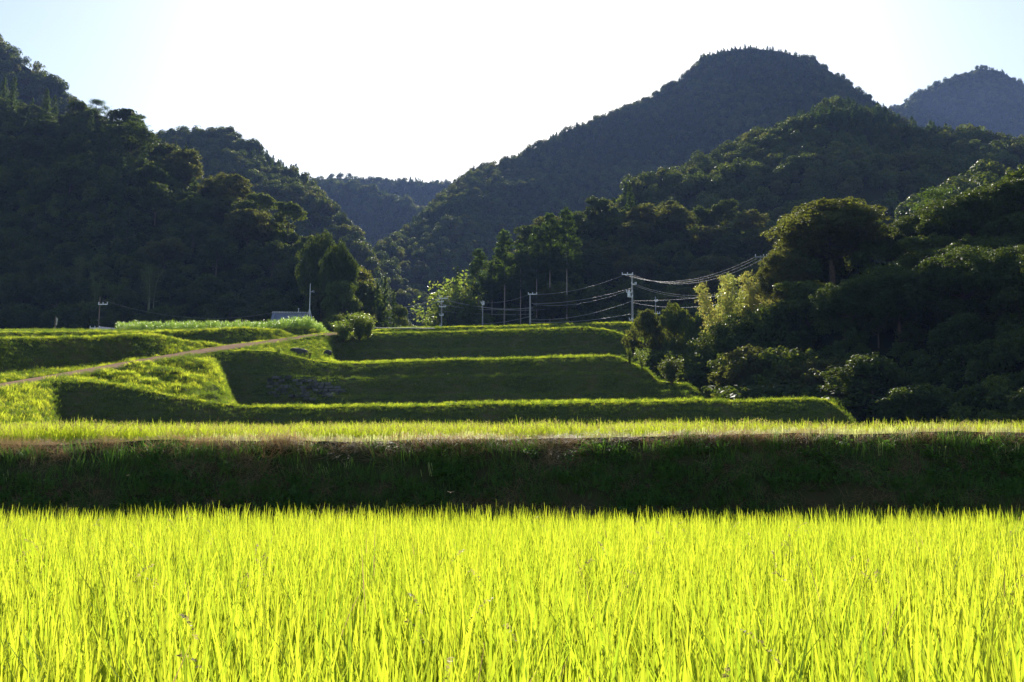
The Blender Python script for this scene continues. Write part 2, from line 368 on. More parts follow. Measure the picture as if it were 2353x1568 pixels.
# terraces three, four and five: measured edge lines
ut = np.concatenate([np.linspace(-350, 1900, 620), np.linspace(1904, 2100, 50)])
pl_pts = [(-350, 950, 60.5), (0, 896, 72.5), (107, 874.5, 78.5), (215, 857, 85), (322, 838.5, 92), (430, 819, 101), (497, 809, 106), (537, 803, 110), (574, 798, 113), (632, 790, 119), (700, 781, 126), (741, 774.5, 130), (762, 771.5, 132)]
lip3 = rail(ut, [(-350, 953, 60), (0, 898, 72), (110, 877, 77.5), (170, 874, 79), (268, 885, 80), (349, 904, 81), (430, 918, 82), (510, 931, 83), (574, 937, 84), (882, 934.5, 82.8), (1149, 929, 80), (1387, 925, 78.5), (1723, 922, 77), (1880, 919, 76), (1900, 920, 75.7), (1915, 930, 75.5), (1947, 957, 75.3), (1985, 1010, 75), (2100, 1060, 74)])
toe3 = rail(ut, [(-350, 2.0, 42), (60, 2.0, 58), (100, 2.0, 62), (128, 2.0, 73), (200, 2.0, 74), (420, 2.0, 76.5), (560, 2.0, 78.6), (882, 2.0, 77.4), (1149, 2, 74.8), (1700, 2, 71.8), (1870, 2, 70.8), (1930, 2, 71.5), (2100, 2, 74)], 'z')
wA = sstep(ut, 476, 550)
pathlow_t = rail(ut, pl_pts + [(800, 768, 136), (2100, 768, 136)])
toe4 = mix(mix(off(lip3, 1.2), pathlow_t, .93 + 0 * ut), rail(ut, [(-350, 6.95, 101), (540, 6.95, 102), (1000, 6.95, 101), (1414, 6.95, 98), (1612, 6.5, 96), (1800, 5, 94), (2100, 2, 92)], 'z'), wA)
lip4 = rail(ut, [p for p in pl_pts if p[0] < 497] + [(497, 811, 106), (564, 804, 110), (632, 809, 112), (677, 821, 112.5), (728, 831.5, 113), (792, 836, 113), (880, 833, 111.8), (959, 830, 110.5), (1149, 827, 109.3), (1279, 823, 107.7), (1400, 818.5, 106), (1418, 819, 105.8), (1441, 831, 105), (1467, 844, 104.5), (1484, 850, 104), (1510, 876, 103.2), (1548, 880, 103), (1575, 884, 103), (1594, 895, 102.5), (1612, 908, 102), (1690, 960, 100), (2100, 1040, 90)])
lip4 = smooth_rail(lip4, 2); lip3 = smooth_rail(lip3, 2)
wB = sstep(ut, 742, 780)
plow4 = mix(off(lip4, .5), pathlow_t, (1 - wB) * np.clip((ut - 497) / 20, 0, 1))
toe5 = mix(mix(off(lip4, 1.2, .0), pathlow_t, .93 * np.clip((ut - 497) / 20, 0, 1)), rail(ut, [(-350, 13.7, 131), (780, 13.7, 131), (1400, 13.7, 129), (1500, 11, 122), (1700, 7, 110), (2100, 2.2, 95)], 'z'), wB)
lip5 = rail(ut, pl_pts + [(800, 769, 136), (864, 766, 140.5), (908, 766, 141.5), (1010, 764, 141), (1149, 760, 139), (1253, 756, 138), (1350, 753, 137), (1372, 755, 136.5), (1400, 761, 136), (1449, 774, 135), (1480, 795, 133), (1560, 850, 124), (1700, 930, 112), (2100, 1040, 96)])
back4 = off(lip4, .9, -.02); back3 = off(lip3, .9, -.02); back5 = off(lip5, .9, 0)
def midrail(a, b, t, dz): q = mix(a, b, t + 0 * ut); q[:, 2] += dz; return q
# the tall banks have two narrow steps each
stepw = sstep(ut, 560, 760) * (1 - sstep(ut, 1600, 1700))
def bank(a, b, steps):
    out = []
    for t, dy, dz in steps:
        q = mix(a, b, t + 0 * ut); q[:, 1] += dy * stepw; q[:, 2] += dz * stepw; out.append(q)
    return out
b4 = bank(toe4, lip4, [(.30, -.10, .42), (.37, .25, -.04), (.62, -.10, .45), (.69, .25, -.04)])
b5 = bank(toe5, lip5, [(.52, -.1, .35), (.60, .25, -.05)])
TT = build_grid([toe3, midrail(toe3, lip3, .5, .12), lip3, back3, toe4] + b4 + [lip4, back4, toe5] + b5 + [lip5, back5],
                [5, 5, 3, 10, 4, 1, 4, 1, 4, 3, 12, 5, 1, 5, 2])
r3, r4t, r4, r5t, r5 = 10, 23, 37, 52, 63
hN = fbm(TT[:, :, 0] * .28, TT[:, :, 1] * .5, 6, 4)
TT[:, :, 2] += .07 * hN
TT[:, :, 1] += .12 * fbm(TT[:, :, 0] * .22, TT[:, :, 2] * .6, 9, 3)
lumpA = np.zeros(TT.shape[:2]); lumpA[13:24] = 1
lumpA *= (1 - sstep(ut, 480, 530))[None] * sstep(ut, 120, 220)[None]
TT[:, :, 2] += lumpA * .55 * fbm(TT[:, :, 0] * .25 + TT[:, :, 1] * .1, TT[:, :, 1] * .45, 12, 3)
grid_obj('terraces', TT, M['turf'])

# the farm road
up = np.linspace(-350, 800, 260)
ph_pts = [(-350, 941, 63), (0, 887.5, 75.2), (107, 869, 81), (215, 850, 87.5), (322, 831, 94.5), (430, 812, 103.5), (537, 796, 112.5), (632, 784.5, 121.5), (677, 778, 126.5), (741, 770.5, 132.5), (762, 769, 134.5), (800, 768, 138)]
plr = rail(up, pl_pts + [(800, 769, 136)]); phr = rail(up, [(a, b - 2.5, c + .9) for a, b, c in ph_pts])
RD = build_grid([off(plr, -.25, .0), plr + np.array([0, 0, .12]), phr + np.array([0, 0, .12]), off(phr, .3, 0)], [1, 4, 1])
grid_obj('farm_road', RD, M['road'])

# terraces above the road, on the left
L1 = rail(up, [(-350, 890, 72), (0, 858, 81.8), (161, 847, 88.8), (268, 836, 95), (363, 817, 100), (384, 813.5, 101), (430, 809, 105), (510, 798.5, 111.5), (585, 790.5, 117.3), (677, 777.5, 127), (741, 770, 133), (800, 767.5, 138.5)])
L2 = rail(up, [(-350, 788, 78), (0, 780, 84.8), (188, 776, 91.8), (300, 770.5, 98), (345, 770, 101.5), (363, 773, 103), (416, 785, 107), (470, 789.5, 109.5), (510, 796.5, 112), (585, 790, 117.7), (677, 777, 127.5), (741, 769.6, 133.4), (800, 767, 138.9)])
L3 = rail(up, [(-350, 13.0, 106), (0, 13.4, 107.5), (336, 15.2, 109.5), (430, 15.5, 111.8), (510, 16.0, 114.4), (585, 16.6, 118.9), (640, 17.4, 123.5), (680, 18.2, 128), (741, 19.3, 134), (800, 20.0, 139.3)], 'z')
L4 = rail(up, [(-350, 768, 110.5), (0, 765, 111.5), (322, 763.5, 112.2), (430, 761, 113.8), (510, 757, 116.2), (564, 754, 120.3), (591, 757.5, 122), (625, 759, 125.5), (651, 763, 128), (680, 776, 129), (741, 769, 134.3), (800, 766.5, 139.6)])
L5 = rail(up, [(-350, 18.0, 122), (500, 18.4, 124), (640, 18.4, 130.3), (690, 18.3, 131.2), (741, 19.3, 134.8), (800, 20.1, 140)], 'z')
L6 = rail(up, [(-350, 20.1, 133), (0, 20.2, 133), (263, 20.3, 134), (600, 20.4, 134.2), (659, 20.5, 133.4), (703, 20.7, 134.3), (735, 20.4, 136), (760, 20.2, 138), (800, 20.2, 141)], 'z')
L7 = rail(up, [(-350, 21.3, 150), (800, 21.5, 150)], 'z')
LU = build_grid([off(phr, .25, .02), L1, L2, off(L2, .9, 0), L3, L4, off(L4, .9, 0), L5, L6, L7], [4, 6, 2, 6, 5, 2, 4, 4, 4])
LU[:, :, 2] += .07 * fbm(LU[:, :, 0] * .3, LU[:, :, 1] * .5, 15, 4)
LU[:, :, 1] += .12 * fbm(LU[:, :, 0] * .25, LU[:, :, 2] * .6, 18, 3)
grid_obj('upper_terraces', LU, M['turf'])
# plateau behind terrace five
uq = np.linspace(-500, 2800, 200)
Q0 = rail(uq, [(-500, 21.2, 149), (760, 21.2, 149), (800, 19.8, 139), (900, 21.2, 142), (1372, 21.0, 137.6), (1500, 18, 136), (1700, 12, 125), (2800, 5, 110)], 'z')
Q1 = rail(uq, [(-500, 21.4, 150), (800, 21.5, 149), (1440, 21.4, 147), (2800, 19, 140)], 'z')
Q2 = rail(uq, [(-500, 21.6, 152), (820, 766, 151), (882, 757, 151), (933, 753.5, 151), (1149, 750.5, 151), (1300, 745.5, 150), (1440, 742, 150), (2800, 742, 150)][1:])
Q3 = rail(uq, [(-500, 23.5, 175), (2800, 24, 175)], 'z'); Q4 = rail(uq, [(-500, 27, 290), (2800, 27, 290)], 'z')
Q2[uq < 820] = rail(uq[uq < 820], [(-500, 21.8, 152), (820, 21.9, 151)], 'z')
PLT = build_grid([Q0, Q1, Q2, off(Q2, 1.5, .05), Q3, Q4], [3, 3, 1, 4, 8])
grid_obj('plateau', PLT, M['turf'])

# ------------------------------------------------------------------ THE HILLS
def hill(name, ridge, base, treeh, rows=26, n=160, rough=6.0, prof=.95, back=80, mat='forest_floor', s=0):
    u0, u1 = ridge[0][0], ridge[-1][0]; uu = np.linspace(u0, u1, n)
    R = rail(uu, ridge); R[:, 2] -= treeh; B = rail(uu, base, 'z')
    rr = []
    for t in np.linspace(0, 1, rows):
        q = B * (1 - t) + R * t; q[:, 2] = B[:, 2] + (R[:, 2] - B[:, 2]) * t ** prof; rr.append(q)
    G = np.array(rr); w = np.sin(np.linspace(0, PI, rows))[:, None] * np.clip((R[:, 2] - B[:, 2]) / (12 * rough), .1, 1)[None]
    L = max(rough * 5, 12)
    G[:, :, 2] += w * rough * fbm(G[:, :, 0] / L, G[:, :, 1] / L, 20 + s, 3)
    G[:, :, 1] += w * rough * 1.5 * fbm(G[:, :, 0] / L / 1.5, G[:, :, 2] / L, 40 + s, 2)
    bk = np.array([off(R, back * k, -back * k * .75) for k in (.12, .35, .65, 1)])
    bk[:, :, 2] = np.maximum(bk[:, :, 2], -.3)
    G = np.concatenate([G, bk])
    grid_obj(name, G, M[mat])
    return G
H1 = hill('far_peak', [(1900, 420, 1450), (2050, 245, 1450), (2110, 210, 1450), (2180, 176, 1450), (2250, 150, 1450), (2300, 157, 1450), (2353, 190, 1450), (2500, 230, 1450), (2700, 330, 1400)], [(1900, 60, 900), (2700, 60, 900)], 5, rough=18, s=1)
H2a = hill('far_ridge', [(600, 440, 1250), (700, 400, 1250), (780, 394, 1250), (860, 398, 1250), (950, 402, 1250), (1045, 407, 1250), (1200, 420, 1250)], [(600, 60, 800), (1200, 60, 800)], 9, rough=16, s=2)
H2b = hill('far_spur', [(560, 380, 1000), (650, 395, 1000), (700, 401, 1000), (770, 403, 1000), (850, 412, 980), (920, 440, 950), (975, 470, 900), (1100, 540, 850)], [(560, 40, 650), (1100, 40, 650)], 9, rough=16, s=3)
H3 = hill('main_mountain', [(800, 640, 420), (846, 594, 450), (870, 570, 480), (936, 516, 560), (1028, 437, 640), (1087, 384, 690), (1173, 361, 730), (1305, 292, 790), (1397, 259, 820), (1495, 219, 850), (1574, 170, 870), (1614, 127, 880), (1660, 111, 880), (1726, 104, 880), (1792, 111, 880), (1871, 134, 880), (1937, 177, 880), (2022, 236, 880), (2150, 330, 860), (2400, 420, 800)],
          [(800, 25, 300), (1000, 28, 330), (1300, 32, 420), (1700, 36, 500), (2400, 40, 480)], 3, rows=40, n=260, rough=8, s=4)
H7 = hill('valley_hill', [(200, 370, 560), (343, 306, 560), (405, 293, 560), (475, 289, 560), (528, 293, 555), (554, 306, 550), (576, 315, 545), (638, 355, 530), (677, 372, 520), (726, 425, 500), (770, 469, 470), (804, 504, 440), (830, 539, 420), (850, 580, 390), (880, 640, 360)], [(200, 26, 320), (600, 26, 300), (880, 25, 290)], 5, rows=34, n=200, rough=9, s=5)
H4 = hill('right_hill', [(1380, 470, 300), (1463, 404, 330), (1548, 384, 350), (1660, 345, 375), (1726, 305, 390), (1792, 275, 400), (1890, 233, 410), (1943, 223, 410), (2022, 243, 405), (2075, 267, 395), (2174, 282, 380), (2253, 298, 370), (2353, 313, 360), (2700, 360, 330)], [(1380, 24, 230), (1700, 24, 225), (2700, 24, 190)], 4, rows=36, n=220, rough=9, s=6)
H4b = hill('right_spur', [(2080, 480, 220), (2160, 430, 230), (2253, 377, 240), (2353, 370, 240), (2700, 330, 230)], [(2080, 24, 170), (2700, 24, 150)], 6, rough=5, s=7)
H5 = hill('wooded_knoll', [(1000, 760, 212), (1060, 735, 216), (1095, 690, 218), (1133, 600, 222), (1173, 612, 226), (1265, 552, 236), (1318, 532, 242), (1400, 500, 250), (1463, 500, 250), (1594, 532, 245), (1660, 540, 240), (1726, 540, 232), (1780, 600, 226), (1900, 640, 220)], [(1000, 23.5, 205), (1100, 24, 203), (1450, 24, 192), (1900, 24, 180)], 0, rough=3, s=8)
H6a = hill('left_mountain', [(-500, -200, 560), (-200, -60, 540), (0, 70, 520), (44, 104, 520), (79, 127, 515), (106, 152, 510), (154, 185, 500), (200, 232, 490), (300, 330, 470), (420, 420, 440)], [(-500, 30, 330), (420, 30, 330)], 9, rows=34, rough=10, s=9)
H6 = hill('left_hill', [(-500, 120, 330), (-200, 190, 320), (0, 245, 310), (75, 255, 305), (132, 290, 300), (198, 268, 290), (264, 300, 285), (334, 352, 275), (400, 384, 267), (440, 432, 261), (488, 466, 255), (545, 497, 245), (607, 512, 238), (651, 538, 232), (690, 562, 226), (721, 588, 222), (765, 618, 216), (790, 660, 212), (812, 715, 208), (840, 760, 206)], [(-500, 22, 188), (0, 22.5, 190), (400, 23, 190), (700, 24, 196), (840, 24, 202)], 0, rows=30, n=180, rough=5, s=10)
H8 = hill('wooded_slope', [(1440, 812, 128), (1560, 800, 130), (1640, 780, 130), (1760, 730, 128), (1820, 640, 127), (1900, 600, 127), (1990, 610, 125), (2060, 620, 122), (2140, 580, 120), (2253, 560, 116), (2353, 530, 112), (2700, 430, 104), (3200, 380, 96)],
          [(1440, 9, 118), (1500, 7.5, 112), (1620, 5, 110), (1760, 3.5, 102), (1900, 2.6, 90), (1960, 2.0, 80), (2353, 2.0, 68), (3200, 2.0, 52)], 0, rows=24, n=150, rough=1.6, back=50, s=11)

# ------------------------------------------------------------------ RICE, GRASS AND WEEDS
def field_points(y0, y1, dx, dy, jit, half, rng, x0=0):
    pts = []
    for y in np.arange(y0, y1, dy):
        hw = half(y); xs = np.arange(-hw, hw, dx)
        pts.append(np.stack([xs, 0 * xs + y, 0 * xs], 1))
    p = np.concatenate(pts); p[:, :2] += rng.normal(0, jit, (len(p), 2)); return p
p = field_points(1.15, 19.35, .215, .225, .035, lambda y: .56 * y + 2.2, rg)
hs = .95 + .035 * fbm(p[:, 0] * .5, p[:, 1] * .5, 3, 3) + rg.normal(0, .04, len(p))
scatter('rice_field', near_rice, 10, p, rg, idx=np.where(rg.rand(len(p)) < .012, rg.randint(8, 10, len(p)), rg.randint(0, 8, len(p))), tilt=.05, scl=hs, label='bright yellow green rice of the lowest paddy in front', cat='rice')
p = field_points(1.3, 12, .9, .8, .3, lambda y: .56 * y + 1, rg)
dead_p = proto_col('yellowed_blade', [rice_tuft(2, .55, .82, .013, .05, M['straw'], 180 + i, curve=(.1, 1.2)) for i in range(4)])
scatter('yellowed_blades', dead_p, 4, p, rg, tilt=.08, label='single dried blades standing among the front rice', cat='rice')
p = field_points(23.75, 30.4, .19, .21, .04, lambda y: .56 * y + 3.5, rg)
p[:, 2] = 1.97; hs = .98 + .08 * fbm(p[:, 0] * .35, p[:, 1] * .5, 8, 3) + rg.normal(0, .05, len(p))
scatter('ripening_rice', mid_rice, 6, p, rg, tilt=.06, scl=hs, label='rice with ripening ears behind the cut grass edge of the second terrace', cat='rice')
def on_flat(r0, r1, ua, ub, dens, dmin=None, dmax=None, G=None, U=None):
    G = TT if G is None else G; U = ut if U is None else U
    sub = G[r0:r1 + 1]
    q, rr, kk = sample(sub, dens, rg); u = np.interp(kk, np.arange(len(U)), U)
    w = (u > ua) & (u < ub)
    return q[w], u[w], rr[w] + r0
q, u, _ = on_flat(13, 16, 575, 1893, 9)
q = q[q[:, 1] > np.interp(u, ut, TT[13, :, 1]) + .5]
scatter('third_terrace_rice', far_rice, 5, q - [0, 0, .02], rg, smin=.55, smax=.78, tilt=.06, label='strip of rice along the edge of the third terrace', cat='rice')
q, u, _ = on_flat(40, 43, 735, 1402, 9)
q = q[q[:, 1] > np.interp(u, ut, TT[40, :, 1]) + .3]
scatter('fourth_terrace_rice', far_rice, 5, q, rg, smin=.60, smax=.80, tilt=.05, label='even fresh green rice along the edge of the fourth terrace', cat='rice')

def turf_on(name, G, U, dens, label, smin=.7, smax=1.3, r0=0, r1=None, keep=None):
    sub = G[r0:(r1 or G.shape[0] - 1) + 1]
    q, rr, kk = sample(sub, dens, rg); u = np.interp(kk, np.arange(len(U)), U)
    if keep is not None:
        w = keep(q, u, rr + r0); q, u = q[w], u[w]
    return scatter(name, turf_p, 4, q, rg, smin=smin, smax=smax, tilt=.25, label=label, cat='grass')
inview = lambda q, u, r: (u > -60) & (u < 2420)
turf_on('bank_grass', TT, ut, 7, 'mown grass on the banks between the terraces', r0=0, r1=65, keep=lambda q, u, r: inview(q, u, r) & ((r < 14) | (r > 22) | (u < 560)) & ((r < 41) | (r > 51) | (u < 800)))
turf_on('hillside_grass', LU, up, 7, 'grass on the banks above the farm road', keep=lambda q, u, r: inview(q, u, r) & (r < 34))
turf_on('plateau_grass', PLT, uq, 4, 'grass on the top terrace in front of the poles', r0=0, r1=10, keep=lambda q, u, r: inview(q, u, r) & (u > 790) & (q[:, 1] < 160))
def along(name, R, U, ua, ub, dens, width, col, label, dz=0, back=.5, smin=.7, smax=1.2, idx=None):
    m = (U >= ua) & (U <= ub); R = R[m]
    L = np.concatenate([[0], np.cumsum(np.linalg.norm(np.diff(R, axis=0), axis=1))]); N = int(L[-1] * dens)
    t = rg.rand(N) * L[-1]; q = np.stack([np.interp(t, L, R[:, k]) for k in range(3)], 1)
    w = rg.rand(N) * width; q[:, 1] += w - (width - back) * .5; q[:, 2] += dz - np.clip(-(w - (width - back) * .5), 0, 9) * .8
    return scatter(name, col, 4, q, rg, smin=smin, smax=smax, tilt=.25, label=label, cat='grass')
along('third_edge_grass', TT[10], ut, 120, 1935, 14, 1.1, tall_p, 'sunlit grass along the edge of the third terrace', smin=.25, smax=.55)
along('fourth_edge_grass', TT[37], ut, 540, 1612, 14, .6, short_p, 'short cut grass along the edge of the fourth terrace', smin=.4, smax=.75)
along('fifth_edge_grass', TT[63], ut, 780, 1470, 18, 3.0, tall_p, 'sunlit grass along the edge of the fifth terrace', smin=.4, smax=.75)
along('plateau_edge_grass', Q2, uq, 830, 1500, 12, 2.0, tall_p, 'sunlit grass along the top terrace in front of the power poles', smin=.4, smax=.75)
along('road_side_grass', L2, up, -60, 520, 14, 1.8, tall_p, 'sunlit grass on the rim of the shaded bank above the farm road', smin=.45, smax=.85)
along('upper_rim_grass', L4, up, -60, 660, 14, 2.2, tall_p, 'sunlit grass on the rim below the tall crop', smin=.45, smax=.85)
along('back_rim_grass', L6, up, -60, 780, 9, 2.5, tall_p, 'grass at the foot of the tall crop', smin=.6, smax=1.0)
# sunlit slopes facing the gullies: longer, brighter grass
def lush(name, G, U, dens, label, keep, smin=.6, smax=1.1):
    q, rr, kk = sample(G, dens, rg); u = np.interp(kk, np.arange(len(U)), U)
    w = keep(q, u, rr) & (fbm(q[:, 0] * .35, q[:, 1] * .5, 33, 3) > -.35); q = q[w]
    scatter(name, tall_p, 4, q, rg, smin=smin, smax=smax, tilt=.3, label=label, cat='grass')
lush('lush_grass', TT, ut, 5, 'long bright grass on the sunny slopes below the farm road', lambda q, u, r: ((u > -60) & (u < 112) & (r < 12)) | ((u > 110) & (u < 536) & (r > 12) & (r < 24)))
lush('roadside_grass', TT, ut, 2.5, 'yellow grass on the sunny slope under the upper end of the road', lambda q, u, r: (u > 500) & (u < 760) & (r > 38) & (r < 60), .4, .8)
lush('verge_grass', LU, up, 6, 'bright grass verge beside the farm road', lambda q, u, r: (u > -60) & ((r < 4.2) | ((u > 370) & (r < 12)) | ((u > 585) & (r < 26))), .5, .9)
# tall crop (maize or fodder grass) behind the rim
def corn_tuft(seed):
    r = np.random.RandomState(seed); parts = []
    for k in range(7):
        x, y = r.uniform(-.5, .5, 2); n = 13; z = np.linspace(.15, 1.7, n)
        root = np.stack([x + 0 * z, y + 0 * z, z], 1)
        parts.append(blades(root, r.uniform(.55, .9, n), .075 * r.uniform(.7, 1.2, n), r.uniform(0, 2 * PI, n), r.uniform(.25, .7, n), r.uniform(.9, 1.7, n), 5, r))
        parts.append(blades(np.array([[x, y, 0]]), np.array([1.9]), np.array([.05]), np.array([0.0]), np.array([.03]), np.array([.05]), 3, r))
    V, Q = join(parts); return mk('corn_clump', V, Q, mats=[M['corn']])
corn_c = proto_col('corn_clump', [corn_tuft(500 + i) for i in range(4)])
m6 = (up > 262) & (up < 790)
R6 = L6[m6]; cp = []
for k, yy in enumerate(np.arange(1.0, 13, .75)):
    xs = np.arange(R6[0, 0], R6[-1, 0] - .4, .8)
    cp.append(np.stack([xs, np.interp(xs, R6[:, 0], R6[:, 1]) + yy, np.interp(xs, R6[:, 0], R6[:, 2]) + yy * .04], 1))
cp = np.concatenate(cp); cp[:, :2] += rg.normal(0, .12, (len(cp), 2))
ucorn = cp[:, 0] / cp[:, 1] * F * .966 + 1176.5
hc = (.66 + .14 * sstep(ucorn, 640, 700) - .0 * ucorn) * (1 - .65 * sstep(ucorn, 728, 772)) * (.55 + .45 * sstep(ucorn, 262, 300))
scatter('tall_crop', corn_c, 4, cp, rg, tilt=.06, scl=hc * rg.uniform(.88, 1.12, len(cp)), label='tall leafy crop growing in front of the tiled roof', cat='crop')

# front bank: dry cut grass, stubble, weeds
def straw_mat(seed):
    r = np.random.RandomState(seed); n = 70
    root = np.stack([r.uniform(-.35, .35, n), r.uniform(-.2, .2, n), r.uniform(0, .05, n)], 1)
    V, Q = blades(root, r.uniform(.12, .42, n), .006 * r.uniform(.6, 1.4, n), r.uniform(0, 2 * PI, n), r.uniform(1.1, 1.75, n), r.uniform(-.2, .5, n), 3, r)
    return mk('straw_mat', V, Q, mats=[M['straw']])
straw_c = proto_col('straw_mat', [straw_mat(600 + i) for i in range(5)])
def stub(seed):
    r = np.random.RandomState(seed); n = 7; root = np.stack([r.normal(0, .05, n), r.normal(0, .05, n), -.03 + 0 * r.rand(n)], 1)
    V, Q = blades(root, r.uniform(.06, .24, n), .010 * r.uniform(.7, 1.3, n), r.uniform(0, 2 * PI, n), r.uniform(0, .14, n), 0 * r.rand(n), 1, r, tipw=.8)
    return mk('cut_stem', V, Q, mats=[M['stub']])
stub_c = proto_col('cut_stem', [stub(620 + i) for i in range(5)])
def weed(seed):
    r = np.random.RandomState(seed); cen, nr = [], []
    for k in range(11):
        a = r.uniform(0, 2 * PI); l = r.uniform(.08, .30); hh = r.uniform(.05, .22)
        for j in range(6):
            t = (j + 1) / 6; cen.append([math.cos(a) * l * t + r.normal(0, .02), math.sin(a) * l * t + r.normal(0, .02), hh * t + .02]); nr.append([r.normal(0, .5), r.normal(0, .5) - .4, 1])
    V, Q = cards(np.array(cen), np.array(nr), .062, r, .65)
    return mk('weed', V, Q, mats=[M['weed']])
weed_c = proto_col('weed', [weed(640 + i) for i in range(6)])
thin_p = proto_col('thin_grass', [grass_patch(26, .22, .26, .009, M['weed'], 660 + i, 4, (.1, .6), (0, 1.4)) for i in range(5)])
bankG = T2[:20]
inx = lambda q: np.abs(q[:, 0]) < q[:, 1] * .56 + 2.5
q, rr, kk = sample(bankG, 34, rg); w = inx(q) & ((rr > 16.2 + rg.rand(len(q))) | (rg.rand(len(q)) < .06 + .18 * (fbm(q[:, 0] * .6, q[:, 2], 61, 2) > .2))); q = q[w]
rot = np.stack([rg.normal(.65, .25, len(q)) * (q[:, 2] < 2.05), rg.normal(0, .2, len(q)), rg.uniform(-.5, .5, len(q))], 1)
scatter('dry_straw', straw_c, 5, q + [0, -.02, .02], rg, smin=.6, smax=1.2, rot=rot, label='dry brown cut grass lying over the rim of the front bank', cat='straw')
q, rr, kk = sample(T2[19:24], 14, rg); q = q[inx(q)]
scatter('rim_straw', straw_c, 5, q + [0, 0, .0], rg, smin=.5, smax=1.0, tilt=.15, label='brown cut grass on top of the front bank', cat='straw')
# three raked heaps of long straw hanging over the rim
for nm, (u_, lab) in zip(range(3), [(640, 'small heap of dry grass hanging over the rim of the front bank'), (1020, 'spread heap of pale dry grass on the rim of the front bank'), (1690, 'large raked heap of long dry stalks on the rim of the front bank')]):
    c_ = P(u_, 1004, 21.35); n = 650 if nm < 2 else 1100; wd = (.35, .75, .8)[nm]
    root = np.stack([rg.normal(0, wd, n), rg.normal(0, .10, n), rg.uniform(-.05, .12, n)], 1)
    az = rg.normal(-PI / 2 + .5 * (nm == 2), .6, n)
    V, Q = blades(root, rg.uniform(.15, .75, n), .007 * rg.uniform(.6, 1.5, n), az, rg.uniform(.9, 1.6, n), rg.uniform(.4, 1.5, n), 5, rg)
    o = mobj('straw_heap', mk('straw_heap', V, Q, mats=[M['straw']]), loc=(c_[0], 21.45, 2.08 + .02 * nm)); tag(o, lab, 'straw heap', None, 'stuff')
q, rr, kk = sample(T2[18:25], 40, rg); w = inx(q) & (rg.rand(len(q)) < .65 + .8 * fbm(q[:, 0] * .45, q[:, 1] * .3, 51, 2)); q = q[w]
scatter('cut_stems', stub_c, 5, q, rg, smin=.6, smax=1.25, tilt=.05, label='pale cut stems standing along the rim of the front bank', cat='stubble')
q, rr, kk = sample(T2[12:19], 3.2, rg); w = inx(q) & (rg.rand(len(q)) < .25 + .9 * fbm(q[:, 0] * .5, q[:, 2], 57, 2)); q = q[w]
scatter('bank_stems', stub_c, 5, q, rg, smin=.8, smax=1.6, tilt=.12, label='scattered cut stems on the upper part of the front bank', cat='stubble')
q, rr, kk = sample(bankG, 30, rg); w = inx(q) & (rr < 15.5) & (fbm(q[:, 0] * .55, q[:, 2] * 1.1, 71, 3) > -.3 + .4 * (rr > 12)); q = q[w]
scatter('bank_weeds', weed_c, 6, q, rg, smin=.5, smax=1.15, tilt=.3, label='low dark green weeds covering the front bank', cat='weeds')
q, rr, kk = sample(bankG, 26, rg); w = inx(q) & (rr < 18) & (fbm(q[:, 0] * .4, q[:, 2] * .9, 75, 3) > -.6); q = q[w]
scatter('bank_thin_grass', thin_p, 5, q, rg, smin=.6, smax=1.4, tilt=.2, label='thin grass growing among the weeds on the front bank', cat='grass')

